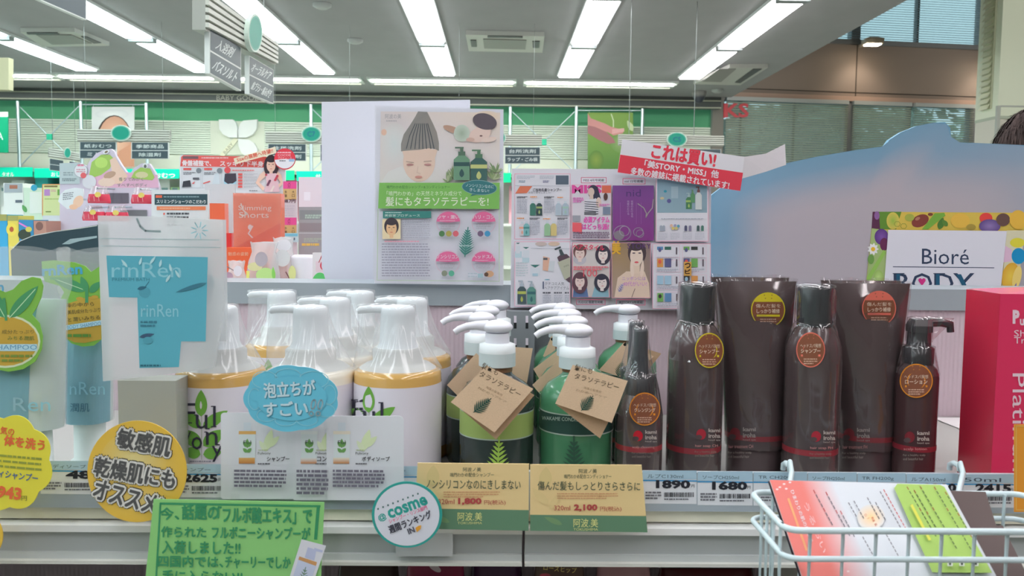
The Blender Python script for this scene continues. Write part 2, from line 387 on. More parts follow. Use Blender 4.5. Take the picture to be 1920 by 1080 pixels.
# trees outside
def outside_tree(u, vt, Y, w, lab, col, n=1500):
    c = P(u, vt, Y); h = c.z; b = thing('tree', lab, 'tree', (c.x, Y, 0)); t = MB('matte')
    t.tube([(c.x, Y, 0), (c.x + .1, Y, h * .4), (c.x, Y, h * .7)], [.16, .12, .06], C(80, 70, 60)); t.build('trunk', b)
    f = MB('matte'); R = random.Random(int(u))
    for i in range(n):
        th, ph = R.uniform(0, 6.28), math.acos(R.uniform(-1, 1)); r = R.uniform(.45, 1) ** .5 * (1 + .18 * math.sin(5 * th + 3 * ph))
        p = Vector((c.x + w * r * math.sin(ph) * math.cos(th), Y + w * .6 * r * math.sin(ph) * math.sin(th), h * .56 + h * .42 * r * math.cos(ph)))
        a = Vector((R.uniform(-1, 1), R.uniform(-1, 1), R.uniform(-1, 1))).normalized() * .19; d = a.cross(Vector((R.uniform(-1, 1), .3, R.uniform(-1, 1)))).normalized() * .11
        g = R.uniform(.7, 1.25); f.add([p - a, p + d, p + a, p - d], [(0, 1, 2, 3)], (col[0] * g, col[1] * g, col[2] * g, 1))
    f.build('foliage', b)
gr = C(104, 122, 104, .5)
outside_tree(1420, 178, 13, 1.7, 'dark green tree outside the window behind the red letters', gr)
outside_tree(1530, 172, 16.5, 2.3, 'dark green tree outside the middle of the lower window', gr)
outside_tree(1640, 172, 20.5, 2.6, 'tree outside the window whose crown borders the bright sky gap', gr)
outside_tree(1800, 246, 24.5, 2.2, 'low tree outside under the bright sky gap in the window', C(88, 118, 92, .5), 900)
struct('ground', MB('matte').box(-6, 22, 10.4, 34, -.2, -.02, C(120, 122, 112)))
# pillar with a louvred casing
px0 = P(1870, 217, 6).x; zp = P(1870, 217, 6).z; ye = 6.285
m = MB('paper'); cream = C(196, 204, 186); m.box(px0, px0 + .9, 6, ye, zp, 5.2, cream); m.box(px0 + .004, px0 + .9, 6.01, ye, 0, zp, C(178, 178, 168)); m.box(px0 - .003, px0 + .02, 5.997, 6.02, 0, P(1870, 198, 6).z, C(150, 156, 150))
m.box(px0 + .02, px0 + .9, 5.995, 6.01, P(1900, 201, 6).z, P(1900, 198, 6).z, C(150, 156, 150)); m.box(px0, px0 + .9, 6.0, ye, zp - .02, zp, C(150, 160, 146))
struct('pillar', m)
m = MB('painted'); z = zp + .08
m.box(px0 - .012, px0, 6.07, 6.20, zp + .06, 4.6, C(160, 164, 142))
while z < 4.55:
    m.add([(px0 - .013, 6.075, z), (px0 - .013, 6.195, z), (px0 - .035, 6.195, z - .025), (px0 - .035, 6.075, z - .025), (px0 - .013, 6.075, z + .012), (px0 - .013, 6.195, z + .012)], [(0, 1, 2, 3), (4, 5, 2, 3)], C(214, 216, 190)); z += .042
m.build('air_vent', None, 'tall louvred air vent on the side of the cream pillar', 'vent')
# ceiling tube lights
rows = ((-4.57, 'seventh'), (-3.53, 'sixth'), (-2.53, 'fifth'), (-1.515, 'fourth'), (-.489, 'third'), (.581, 'second'), (1.62, 'first'))
ords = ('end', 'second', 'third', 'fourth', 'fifth', 'sixth', 'seventh', 'eighth', 'ninth', 'tenth')
proto = {}
for x, rn in rows:
    t = max(0, min(1, (x + 4.5) / 6.1)); tc = (.76 + .24 * t, .98 - .06 * t, 1.02 - .08 * t, 1)
    for k in range(7):
        y1 = 7.43 - 1.33 * k; lab = 'ceiling tube light, %s from the far wall, %s row from the windows' % (('first' if k == 0 else ords[k]), rn)
        if k == 0:
            r = thing('ceiling_light', lab, 'ceiling light', (x, y1 - .63, CZ), 'ceiling tube lights')
            h = MB('painted'); h.box(x - .1, x + .1, y1 - 1.30, y1 + .02, CZ - .02, CZ - .0005, C(215, 220, 220)); h.box(x - .088, x + .088, y1 - 1.30, y1 - 1.235, CZ - .045, CZ - .02, C(120, 128, 128)); h.build('housing', r)
            d = MB('lamp'); d.box(x - .085, x + .085, y1 - 1.225, y1, CZ - .032, CZ - .021, tc); d.build('diffuser', r); proto[x] = r
        else: dup(proto[x], (0, -1.33 * k, 0), lab)
# slim lights along the far edge of the ceiling
r = None
for k, (u0, u1) in enumerate(((-170, 97), (116, 400), (416, 672), (697, 962), (988, 1262))):
    x0, x1 = P(u0, 150, 7.82).x, P(u1, 150, 7.82).x; nm = 'slim tube light across the far ceiling edge, %s of five counted from the windows' % ('fifth', 'fourth', 'third', 'second', 'first')[k]
    r = thing('slim_ceiling_light', nm, 'ceiling light', ((x0 + x1) / 2, 7.82, CZ), 'slim lights along the far ceiling edge')
    h = MB('painted'); h.box(x0 - .03, x1 + .03, 7.70, 8.0, CZ - .02, CZ - .0005, C(190, 196, 192)); h.build('housing', r)
    d = MB('lamp'); d.box(x0, x1, 7.765, 7.825, CZ - .028, CZ - .021, (4.2, 4.3, 4.05, 1)); d.build('diffuser', r)
    e = MB('painted'); e.box(x0, x1, 7.96, 7.985, CZ - .03, CZ - .02, C(235, 236, 220)); e.build('reflector_edge', r)
# air conditioning cassettes on the ceiling
CP = Pl((0, 0, CZ), (0, 0, -1), 3e-4)
def cassette(lab, pts, ins, slots):
    b = MB('painted'); cu = sum(p[0] for p in pts) / 4; cv = sum(p[1] for p in pts) / 4
    o = Pl((0, 0, CZ - .03), (0, 0, -1), 3e-4); b.slab(o, pts, .0295, C(168, 170, 164)); c = CP(cu, cv)
    r = thing('air_conditioner', lab, 'air conditioner', c); b.build('casing', r)
    g = MB('painted'); g.slab(Pl((0, 0, CZ - .036), (0, 0, -1)), ins, .005, C(122, 122, 118)); g.build('intake_grille', r)
    for s in slots: q = MB('painted'); q.slab(Pl((0, 0, CZ - .036), (0, 0, -1)), s, .005, C(70, 72, 72)); q.build('air_outlet', r)
cassette('square ceiling air conditioner between the two middle light rows', [(873, 65), (879, 96), (1017, 99), (1021, 68)], [(906, 74), (908, 91), (985, 93), (987, 76)], ([(914, 68), (914, 71), (980, 72), (980, 69)], [(882, 76), (884, 88), (894, 88), (893, 76)], [(998, 78), (999, 90), (1011, 90), (1012, 78)]))
cassette('ceiling air conditioner at the windowed ceiling corner near the bare edge', [(1368, 127), (1300, 158), (1388, 160), (1440, 127)], [(1348, 130), (1316, 153), (1352, 154), (1380, 130)], ([(1412, 130), (1378, 155), (1388, 156), (1428, 130)],))
cassette('ceiling air conditioner beside the sixth light row under grey ceiling', [(38, 60), (80, 88), (205, 86), (140, 60)], [(68, 66), (98, 84), (172, 82), (134, 66)], ([(50, 62), (52, 65), (112, 65), (108, 62)], [(152, 69), (176, 82), (190, 81), (164, 70)]))
m = MB('painted'); c = CP(1311, 172); m.lathe(c.x, c.y, [(.07, CZ - .001), (.07, CZ - .03), (.055, CZ - .06), (.03, CZ - .1), (.005, CZ - .11)], [C(150, 150, 148), C(150, 150, 148), C(60, 64, 72), C(50, 54, 64), C(50, 54, 64)])
m.build('security_camera', None, 'small dark dome camera on the ceiling edge by the windows', 'camera')
for k, (u, v, lab) in enumerate(((604, 7, 'smoke detector disc at the top between third and fourth light rows'), (666, 74, 'pale detector disc between third and fourth light rows, lower one'), (1345, 168, 'round sprinkler head beside the dome camera'))):
    c = CP(u, v); m = MB('painted'); m.lathe(c.x, c.y, [(.055, CZ - .001), (.055, CZ - .015), (.03, CZ - .03)], C(155, 160, 158)); m.build('ceiling_detector', None, lab, 'detector', 'ceiling detectors')
# wall lamps on the brown band
for u, v, lab in ((1612, 93, 'lit wall lamp on the brown band under the high window'), (1845, 112, 'lit wall lamp half hidden behind the cream pillar')):
    c = FP(.0)(u, v); r = thing('wall_lamp', lab, 'wall lamp', c, 'wall lamps on the brown band'); m = MB('painted'); d = .26
    y = fx(c.x); m.box(c.x - .015, c.x + .015, y - d, y - .0005, c.z + .02, c.z + .045, C(190, 180, 165)); m.build('bracket', r)
    m = MB('painted'); m.rings([[(c.x + q * sx, y - d - .05 + p * sy, z) for sx, sy in ((-1, -1), (1, -1), (1, 1), (-1, 1))] for q, p, z in ((.04, .03, c.z + .06), (.09, .07, c.z + .04), (.085, .065, c.z - .01))], C(205, 190, 168)); m.build('lamp_head', r)
    m = MB('spot'); m.box(c.x - .07, c.x + .07, y - d - .1, y - d + .0, c.z - .02, c.z - .011, (1, .86, .66, 1)); m.build('bulb', r)
    L = bpy.data.lights.new('wall_lamp_light', 'SPOT'); L.energy = 8; L.color = (1, .84, .68); L.spot_size = 1.9; L.spot_blend = .9; L.shadow_soft_size = .05
    o = bpy.data.objects.new('wall_lamp_light', L); COL.objects.link(o); o.parent = r; o.location = (0, -d - .02, -.03); o.rotation_euler = (math.radians(22), 0, 0)
KK[0] = .84
# ================================================================ THE FAR WALL AND THE HANGING SIGNS
# wall shelving below the cream band
zt = zc(326, 8.3); m = MB('painted'); m.box(-7.4, 1.9, 8.3, 8.88, zt - .03, zt, C(150, 158, 152)); m.box(-7.4, 1.9, 8.84, 8.88, 0, zt - .03, C(225, 232, 222))
r = thing('wall_shelving', 'long white wall shelving under the green header signs along the far wall', 'shelving', (-2.75, 8.6, 0)); m.build('casing', r)
for i in range(4):
    m = MB('painted'); z = .3 + .42 * i; m.box(-7.4, 1.9, 8.4, 8.84, z, z + .025, C(225, 230, 224)); m.build('shelf_board', r)
hs = (-75, 61, ''), (64, 232, 'おしりふき'), (235, 336, 'おむつ'), (339, 531, 'ベビー'), (534, 552, ''), (556, 760, 'はみがき'), (763, 935, ''), (938, 958, ''), (961, 1160, 'せっけん'), (1163, 1330, '')
wh = C(238, 246, 240)
for k, (a, b, t) in enumerate(hs):
    def dr(m, a=a, b=b, t=t):
        if k == 0: m.T('タオル', 15, 327, 22, 8, wh, bold=.04)
        if k == 1: m.T('おしりふき', 118, 327, 44, 8, wh, bold=.04)
        if k == 2: m.T('おむつ', 309, 329, 38, 9, wh, bold=.05)
        if k == 5: m.T('せっけん', 612, 331, 40, 9, wh, bold=.04)
    g = C(0, 160, 128, .5) if b - a > 30 else C(10, 205, 130, .5); o = .011 * (937 - (a + b) / 2)
    labs = ('at the far left end of the wall shelving', 'right of the first one, partly behind the pink display', 'reading おむつ beside the pink display', 'behind the slimming shorts board', 'narrow bright one right of the slimming shorts board', 'left of the white backing board', 'behind the hair care poster', 'narrow bright one right of the hair care poster', 'behind the top of the magazine board', 'nearest the windows')
    card('shelf_header_sign', 'green shelf sign ' + labs[k], 'sign', YP(8.29), R4(a, 320 - o + 4, b, 338 - o + 4), .009, g, dr, group='green header signs along the far shelving')
# goods on the far shelving, where the photograph shows a few
fr_ = random.Random(3); gl = ('white', 'teal', 'pale green', 'pink', 'light blue')
gc = (C(235, 240, 236), C(70, 190, 190), C(170, 205, 150), C(228, 170, 180), C(150, 195, 215))
def box_goods(nm, lab, u0, v0, u1, v1, Y, d, col, draw=None, group=None, cat='box'):
    m = MB('paper'); a, b = P(u0, v0, Y), P(u1, v1, Y); m.box(a.x, b.x, Y, Y + d, b.z, a.z, col); m.on(YP(Y), 2e-4)
    if draw: draw(m)
    return m.build(nm, None, lab, cat, group)
NP = ('white pack at the very left frame edge on the far shelving', 'white pack beside the left frame edge on the far shelving', 'teal pack on the far shelving, broader of the two teal ones', 'narrower teal pack on the far shelving', 'white pack behind the pink display on the far shelving', 'white pack under the green sign reading おむつ', 'pale green pack under the green sign reading おむつ', 'pale green pack behind the slimming shorts board', 'pink pack left of the white backing board on the far shelving', 'broad white pack left of the white backing board', 'pink pack between hair care poster and magazine board')
z3 = .3 + .42 * 3 + .025
for k, (a, b, ci) in enumerate(((0, 18, 0), (22, 46, 0), (66, 90, 1), (92, 112, 1), (114, 150, 0), (300, 318, 0), (320, 336, 2), (505, 530, 2), (540, 558, 3), (562, 600, 0), (955, 968, 3))):
    x0, x1 = P(a, 350, 8.45).x, P(b, 350, 8.45).x; m = MB('paper'); m.box(x0, x1, 8.45, 8.7, z3 + .001, z3 + .32 + .05 * (k % 3), gc[ci]); m.on(YP(8.45), 3e-4); m.rect(a + 3, 352, b - 3, 358, C(120, 150, 150))
    m.build('nappy_pack', None, NP[k], 'pack', 'packs on the far wall shelving')
# display frames standing on the shelving
steel = C(190, 208, 212); ys = 8.5
def pole(m, u, v0, w=3.2):
    p = P(u, v0, ys); m.tube([(p.x, ys, zt), (p.x, ys, p.z)], px(w, ys), steel, 8)
for u0, u1, um, vm, lab in ((33, 151, 92, 256, 'cross-braced steel frame beside the baby photo banner'), (957, 1081, 1020, 266, 'cross-braced steel frame left of the hands banner'), (583, 705, 644, 262, 'steel frame behind the white backing board')):
    r = thing('wire_display_stand', lab, 'display stand', (P(um, vm, ys).x, ys, zt), 'steel frames above the far shelving'); o = .011 * (937 - um); vt = 201 - o
    for u in (u0, u1): m = MB('metal'); pole(m, u, vt - 2); m.build('pole', r)
    for a, b in (((u0, vt + 4), (u1, 2 * vm - vt - 4)), ((u1, vt + 4), (u0, 2 * vm - vt - 4))): m = MB('metal'); m.tube([P(*a, ys), P(*b, ys)], px(1, ys), steel, 6); m.build('brace', r)
    m = MB('paper'); m.slab(YP(ys - .02), R4(um - 5, vm - 5, um + 5, vm + 6), .018, C(40, 165, 130)); m.build('plate', r)
for u, lab in ((274, 'steel pole right of the baby photo banner'), (1205, 'steel pole right of the hands banner')):
    m = MB('metal'); pole(m, u, 201 - .011 * (937 - u)); m.build('display_pole', None, lab, 'pole')
def banner(u0, v0, u1, v1, pu0, pu1, lab, draw, col):
    r = thing('hanging_banner', lab, 'banner', P((u0 + u1) / 2, v0, ys - .02), 'photo banners above the far shelving'); o = P(pu0 + 2.5, v0 - 4, ys); q = P(pu1 - 2.5, v0 - 4, ys)
    m = MB('metal'); m.tube([o, q], px(1.2, ys), steel, 6); m.build('rail', r)
    m = MB('paper'); m.slab(YP(ys - .03), R4(u0, v0, u1, v1), .004, col); draw(m); m.build('banner_print', r)
    m = MB('metal')
    for u in (u0 + 3, u1 - 3): m.tube([P(u, v0 - 4, ys), P(u, v0 + 1, ys - .03)], px(.6, ys), steel, 6)
    m.build('hook', r)
KK[0] = 1.35
sk = C(222, 176, 150)
def d_baby(m):
    m.ell(210, 214, 32, 9, (C(236, 240, 240), C(214, 220, 222))); m.ell(214, 262, 33, 46, C(70, 60, 56)); m.ell(215, 264, 31, 46, (C(232, 190, 164), C(206, 156, 130)))
    m.ell(204, 266, 5, 1.6, C(96, 70, 60)); m.ell(226, 266, 5, 1.6, C(96, 70, 60)); m.ell(216, 280, 5, 4, C(214, 160, 138)); m.ell(216, 292, 7, 3, C(200, 110, 105)); m.poly([(222, 284), (252, 266), (252, 313), (222, 313)], C(205, 150, 122))
banner(172, 200, 252, 313, 152, 274, 'white hanging banner with a close baby face photo', d_baby, C(220, 226, 226))
def d_hands(m):
    m.rect(1102, 211, 1187, 317, (C(130, 165, 80), C(88, 128, 66))); m.ell(1170, 268, 26, 20, (C(150, 170, 120), C(110, 145, 80))); m.ell(1118, 300, 14, 18, (C(130, 150, 70), C(90, 125, 62)))
    m.poly([(1102, 212), (1108, 222), (1135, 232), (1146, 238), (1162, 242), (1170, 243), (1168, 250), (1150, 254), (1140, 248), (1102, 238)], C(202, 142, 140)); m.poly([(1102, 235), (1116, 238), (1138, 248), (1150, 260), (1154, 268), (1140, 270), (1122, 262), (1102, 250)], C(160, 108, 112))
    for i in range(4): m.line([(1148, 250 - i * 2.2), (1170, 246 - i * 1.6)], 1.4, C(226, 178, 176))
    m.line([(1146, 214), (1150, 226), (1150, 238)], 2, C(214, 226, 190)); m.leaf((1187, 246), (1176, 226), 10, C(196, 212, 170))
banner(1102, 211, 1187, 317, 1081, 1205, 'green hanging banner showing cupped hands under water', d_hands, C(120, 155, 78))
def d_gb(m): m.rect(-70, 210, 15, 219, wh); m.T('A', 0, 255, 12, 14, wh)
card('green_banner', 'green banner with white top edge at the far left wall end', 'banner', YP(8.2), R4(-70, 210, 15, 286), .01, C(10, 168, 122), d_gb)
KK[0] = .84
# clover emblem on the cream panel
r = thing('clover_emblem', 'white three petal relief on the cream wall panel', 'emblem', P(445, 260, 8.86))
for pts in ([(410, 224), (436, 224), (441, 228), (445, 240), (445, 258), (430, 258), (418, 252), (411, 242)], [(482, 224), (456, 226), (450, 232), (446, 244), (447, 258), (462, 258), (474, 252), (481, 242)], [(446, 260), (466, 262), (476, 268), (482, 278), (482, 296), (462, 294), (452, 286), (447, 274)]):
    m = MB('painted'); m.slab(YP(8.835), pts[::1], .04, C(240, 243, 240)); m.build('petal', r)
m = MB('paper'); m.slab(YP(8.862), [(440, 257), (412, 290), (418, 296), (447, 262)], .012, C(214, 214, 190)); m.T('BABY', 428, 278, 24, 6, C(140, 140, 120), ang=50); m.build('stem_ribbon', r)
# hanging aisle signs
dark = C(62, 78, 84); rib = C(186, 190, 180)
def ribs(m, mp, u0, u1, va, vb, n, col=rib, lf=.008):
    m.on(mp)
    for i in range(n):
        a0, a1 = va[0] + (va[1] - va[0]) * i / n, va[0] + (va[1] - va[0]) * (i + .62) / n; b0, b1 = vb[0] + (vb[1] - vb[0]) * i / n, vb[0] + (vb[1] - vb[0]) * (i + .62) / n
        q = [(u0, a0), (u0, a1), (u1, b1), (u1, b0)]; f = [mp(u, v, lf) for u, v in q]; g = [mp(u, v, 0) for u, v in q]
        m.add(f + g, [(0, 1, 2, 3), (0, 4, 5, 1), (1, 5, 6, 2), (2, 6, 7, 3), (3, 7, 4, 0)], col)
def hang_sign(lab, mp, head, oval, panels, rods, n=5, th=.03):
    (u0, a0, a1), (u1, b0, b1) = head; c = mp((u0 + u1) / 2, (a0 + b1) / 2)
    r = thing('hanging_aisle_sign', lab, 'hanging sign', c, 'hanging aisle signs')
    m = MB('painted'); m.slab(mp, [(u0, a0), (u0, a1), (u1, b1), (u1, b0)], th, C(150, 154, 146)); ribs(m, mp, u0, u1, (a0, a1), (b0, b1), n); m.build('ribbed_header', r)
    if oval:
        u, v, a, b, t = oval; q = lambda x, y, l=0: mp(x, y, l + .02); q.step = mp.step * 2
        m = MB('painted'); m.slab(q, EL(u, v, a, b), .012, C(190, 208, 196)); m.ell(u, v, a * .9, b * .9, C(20, 140, 118)); m.ring(u, v, a * .84, b * .84, max(a * .05, .5), C(120, 190, 170))
        if t: m.T(t, u, v, a * .8, b * .7, C(20, 105, 125), bold=.03)
        m.build('number_plate', r)
    for pts, rows in panels:                # four corners, and rows of text
        m = MB('painted'); m.slab(mp, pts, .012, C(205, 212, 208)); (x0, y0), (x1, y1), (x2, y2), (x3, y3) = pts; k = len(rows)
        L = lambda s, t: (x0 + (x3 - x0) * s + (x1 - x0) * t * (1 - s) + (x2 - x3) * t * s, (y0 + (y3 - y0) * s) * (1 - t) + (y1 + (y2 - y1) * s) * t)
        for i, t in enumerate(rows):
            f0, f1 = (i + .03) / k, (i + .95) / k; m.poly([L(.02, f0), L(.02, f1), L(.985, f1), L(.985, f0)], dark)
            if t:
                cu, cv = L(.5, (f0 + f1) / 2); w = (x3 - x0) * min(.84, .16 * len(t) + .1); sl = math.degrees(math.atan2(-(L(.9, .5)[1] - L(.1, .5)[1]), L(.9, .5)[0] - L(.1, .5)[0]))
                m.T(t, cu, cv, w, (y1 - y0) / k * .45, C(196, 206, 204), ang=sl, bold=.02)
        m.build('category_panel', r)
    if rods:
        m = MB('metal')
        for u, v in rods: p = mp(u, v, -th / 2); m.tube([p, (p.x, p.y, CZ - .0005)], .0022 if 'C5' in lab else .0011, C(130, 136, 134), 6); m.build('hanging_rod', r); m = MB('metal')
XP = lambda x: Pl((x, 0, 0), (1, 0, 0), 8e-5)
hang_sign('big aisle sign hanging sideways in front of the lights, bath salts and oral care', XP(-.68), ((385, -14, 56), (517, 82, 122)), (465, 62, 13.5, 36, ''), (([(393, 52), (393, 138), (452, 171), (452, 89)], ('入浴剤', 'バスソルト')), ([(467, 104), (467, 176), (513, 195), (513, 131)], ('オーラルケア', '歯ブラシ・歯みがき'))), ((395, 0), (505, 85)), 5, .03)
hang_sign('aisle sign at the top corner of which only a dark panel end shows', XP(-1.17), ((40, -130, -96), (175, -68, -38)), (105, -90, 12, 30, ''), (([(60, -100), (60, -6), (162, 38), (162, -44)], ('', '')),), ((70, -100),), 4, .03)
hang_sign('aisle sign with nappies panel in front of the baby photo banner', YP(5.7), ((145, 242, 265), (318, 244, 266)), (229, 250, 19, 15, ''), (([(149, 266), (149, 297), (218, 297), (218, 266)], ('紙おむつ', 'ミルク')), ([(246, 267), (246, 298), (316, 298), (316, 267)], ('季節商品', '除湿剤'))), ((160, 243), (305, 244)))
hang_sign('aisle sign for laundry soap partly behind the white backing board', YP(5.7), ((498, 247, 268), (672, 249, 270)), (585, 252, 19, 15, 'C7'), (([(502, 270), (502, 301), (574, 302), (574, 270)], ('住居洗剤', '衣料洗剤')), ([(600, 271), (600, 302), (668, 303), (668, 271)], ('', ''))), ((515, 248), (655, 249)))
hang_sign('aisle sign for dish soap and wrap right of the hair care poster', YP(5.6), ((842, 252, 272), (1016, 253, 273)), (930, 259, 19, 15, ''), (([(858, 275), (858, 306), (925, 306), (925, 275)], ('', '')), ([(946, 276), (946, 307), (1013, 307), (1013, 276)], ('台所洗剤', 'ラップ・ごみ袋'))), ((1000, 253), (860, 252)))
hang_sign('aisle sign with plate C5 behind the red and white banner', YP(5.0), ((1160, 252, 272), (1357, 255, 274)), (1268, 262, 19, 14, 'C5'), (([(1170, 276), (1170, 308), (1240, 308), (1240, 276)], ('', '')), ([(1290, 279), (1290, 312), (1352, 313), (1352, 280)], ('', ''))), ((1302, 254), (1180, 252)))
hang_sign('small far aisle sign seen at an angle beside the pink display', Pl(P(120, 290, 7), (.55, -.83, 0), 3e-4), ((91, 277, 294), (150, 287, 302)), (126, 287, 6.5, 10, ''), (([(93, 297), (93, 319), (119, 322), (119, 301)], ('', '')), ([(130, 302), (130, 322), (149, 325), (149, 306)], ('', ''))), ((100, 278), (142, 286)), 4)
card('sign_end', 'cream end of a hanging sign at the left frame edge under the lights', 'hanging sign', YP(5.0), R4(-30, 108, 16, 168), .05, C(186, 184, 150))
m = MB('metal'); p = P(-5, 108, 5.02); m.tube([p, (p.x, p.y, CZ - .0005)], .0015, steel, 6); m.build('hanging_rod', None, 'thin rod holding the cream sign end at the left frame edge', 'rod')
KK[0] = K
KK[0] = .72
# ================================================================ THE SHOP SHELF IN FRONT
ZS = 1.32; YF = .745; YP_ = 1.12                 # shelf top, shelf front edge, back panel
def zf(v, Y=YF): return P(937, v, Y).z
xg = P(981, 1020, YF).x
zl1, zl0 = P(937, 534, YP_).z, P(937, 574, YP_).z
r = thing('gondola', 'double sided shop gondola with ribbed back panel and grey top ledge', 'shelving unit', (0, 1.2, 0))
m = MB('ribbed'); m.box(-1.4, 1.5, YP_ + .004, 1.2, 0, zl0, C(176, 160, 168)); m.build('back_panel', r)
m = MB('painted'); m.box(-1.4, 1.5, YP_, 1.205, zl0, zl1, C(138, 146, 152)); m.build('top_ledge', r)
m = MB('painted'); m.box(-1.4, 1.5, .75, 1.62, 0, .12, C(150, 152, 150)); m.build('base', r)
# slotted upright
a, b = P(950, 583, 1.10), P(1003, 583, 1.10); m = MB('painted'); m.box(a.x, b.x, 1.098, 1.1235, ZS, a.z, C(122, 126, 130))
m.box(b.x, b.x + .026, 1.112, 1.1235, ZS, a.z, C(98, 102, 106)); m.on(YP(1.098))
for u in (966, 988):
    for v in (592, 634, 676): m.rect(u - 2.5, v, u + 2.5, v + 13, C(205, 195, 205)); m.rect(u - 2.5, v + 13, u + 2.5, v + 24, C(30, 32, 34))
m.build('slotted_upright', r)
# back side shelf that carries the other aisle's display
ZB = 1.455
m = MB('painted'); m.box(-1.4, 1.5, 1.207, 1.66, ZB - .03, ZB, C(190, 196, 196)); m.build('rear_shelf', r)
# the two shelf boards with their fronts
for lab, x0, x1 in (('white shelf left of the dark joint, carrying the foam pump bottles', -1.4, xg - .0012), ('white shelf right of the dark joint, carrying the black hair bottles', xg + .0012, 1.5)):
    s = thing('shelf', lab, 'shelf', ((x0 + x1) / 2, .93, ZS), 'front shelves')
    m = MB('painted'); m.box(x0, x1, YF, YF + .012, zf(977), ZS - .0004, C(206, 204, 186)); m.box(x0, x1, YF + .012, YP_ + .003, zf(977), ZS - .0004, C(150, 150, 146)); m.build('board', s)
    m = MB('painted'); m.box(x0, x1, YF - .012, YF + .03, zf(993), zf(981), C(225, 226, 226)); m.box(x0, x1, YF - .004, YF + .002, zf(1046), zf(993), C(160, 164, 164)); m.box(x0, x1, YF - .012, YF + .03, zf(1052), zf(1046), C(190, 190, 184))  # lip paler than the sheet below: its highlight is in the colour
    m.box(x0, x1, YF - .007, YF - .0035, zf(1046), zf(1034), C(178, 182, 182)); m.build('metal_front', s)
    m = MB('plastic'); m.box(x0, x1, YF - .007, YF - .0005, zf(952, YF), zf(880, YF), C(146, 156, 164)); m.build('label_rail', s)
# white divider seen through the gap, blank label, lower shelf
def dr(m): pass
card('blank_shelf_label', 'blank white label on the shelf front left of the dark joint', 'label', YP(YF - .0125), R4(742, 1000, 849, 1043), .0008, C(178, 180, 182))
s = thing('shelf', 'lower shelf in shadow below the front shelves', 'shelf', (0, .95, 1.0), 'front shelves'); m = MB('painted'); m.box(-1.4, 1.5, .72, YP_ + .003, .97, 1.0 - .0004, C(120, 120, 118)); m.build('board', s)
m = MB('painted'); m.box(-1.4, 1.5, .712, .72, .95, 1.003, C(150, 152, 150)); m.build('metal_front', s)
# pouches on the lower shelf, only their tops in view
def pouch(lab, u0, u1, vt, Y, col, dr=None, d=.03, top=.9):
    a, b = P(u0, vt, Y), P(u1, vt, Y); cx, w = (a.x + b.x) / 2, (b.x - a.x) / 2; rs = []; n = 28; zt_ = a.z
    for z, k, dd in ((1.001, .96, .9), (1.03, 1, 1), (1.0 + (zt_ - 1) * .7, 1, .8), (1.0 + (zt_ - 1) * .92, .96, .45), (zt_, top, .08)):
        rs.append([(cx + w * k * math.copysign(abs(math.cos(t)) ** .5, math.cos(t)), Y + d * dd * math.copysign(abs(math.sin(t)) ** .7, math.sin(t)), z) for t in [2 * math.pi * i / n for i in range(n)]])
    m = MB('gloss'); m.rings(rs, col)
    if dr: m.on(YP(Y - d * .75), 1e-3); dr(m)
    m.build('refill_pouch', None, lab, 'pouch', 'refill pouches on the lower shelf')
def d1(m): m.ell(815, 1063, 14, 6, C(150, 130, 135), ang=-35)
def d2(m): m.T('ローズヒップ', 1050, 1066, 62, 11, C(190, 165, 90), ang=-6); m.ell(1022, 1078, 10, 4, C(150, 40, 60))
pouch('magenta pouch with pale oval on the lower shelf under the round white disc', 760, 874, 1046, .80, C(120, 30, 62), d1)
pouch('dark purple pouch on the lower shelf under the joint', 880, 982, 1050, .83, C(72, 40, 70))
pouch('brown pouch with yellow writing on the lower shelf', 1000, 1098, 1047, .80, C(92, 70, 62), d2)
pouch('dusty pink pouch on the lower shelf under the second tan card', 1116, 1222, 1050, .81, C(170, 125, 130))
pouch('dark red pouch on the lower shelf left of the wire basket', 1228, 1420, 1064, .86, C(80, 26, 30))
pouch('grey lidded pot top on the lower shelf behind the wire basket corner', 1425, 1520, 1056, .84, C(150, 145, 140))
pouch('dark brown pouch on the lower shelf right of the green card', 630, 752, 1056, .84, C(62, 46, 44))
# price labels in the rail
LB = YP(YF - .0072)
ORD = {}
def price(u0, v0, u1, v1, p, nm, lab, pu=None):
    def dr(m):
        o = (u1 - u0) * .011; h = v1 - v0; ink = C(36, 38, 46)
        m.rect(u0, v0, u1, v0 + h * .27, C(150, 176, 192)); m.T(nm, u0 + (u1 - u0) * .42, v0 + h * .17, (u1 - u0) * .66, h * .12, C(60, 72, 88), ang=-.6)
        m.line([(u0, v0 + h * .30), (u1, v0 + h * .30 + o)], 2.2, C(40, 130, 180))
        if p: m.T(p, pu or u0 + (u1 - u0) * .52, v0 + h * .42, (u1 - u0) * .64, h * .26, ink, ang=-.6, bold=.045); m.T('円', u1 - 7, v0 + h * .47, 6, 6, ink)
        m.barcode(u0 + (u1 - u0) * .4, v0 + h * .66, u1 - 6, v0 + h * .80, ink); m.greek(u0 + (u1 - u0) * .4, v0 + h * .83, u1 - 6, v0 + h * .9, 1, C(90, 92, 100)); m.greek(u0 + 5, v0 + h * .62, u0 + (u1 - u0) * .35, v0 + h * .88, 3, C(100, 100, 108))
    return card('price_label', lab, 'price label', LB, [(u0, v0), (u0, v1), (u1, v1 + 1), (u1, v0 + 1)], .0006, C(205, 208, 214), dr, group='price labels in the shelf rail')
price(-40, 862, 72, 922, '', '', 'price label mostly hidden behind the yellow cloud tag')
price(76, 864, 190, 926, '480', 'ボディソープ', 'price label reading 48 cut off by the yellow round badge', 160)
price(320, 870, 420, 932, '2625', 'シャンプー', 'price label reading 2625 beside the yellow round badge', 376)
price(688, 874, 784, 938, '', 'ソープ', 'price label left of the first tan card above the white disc')
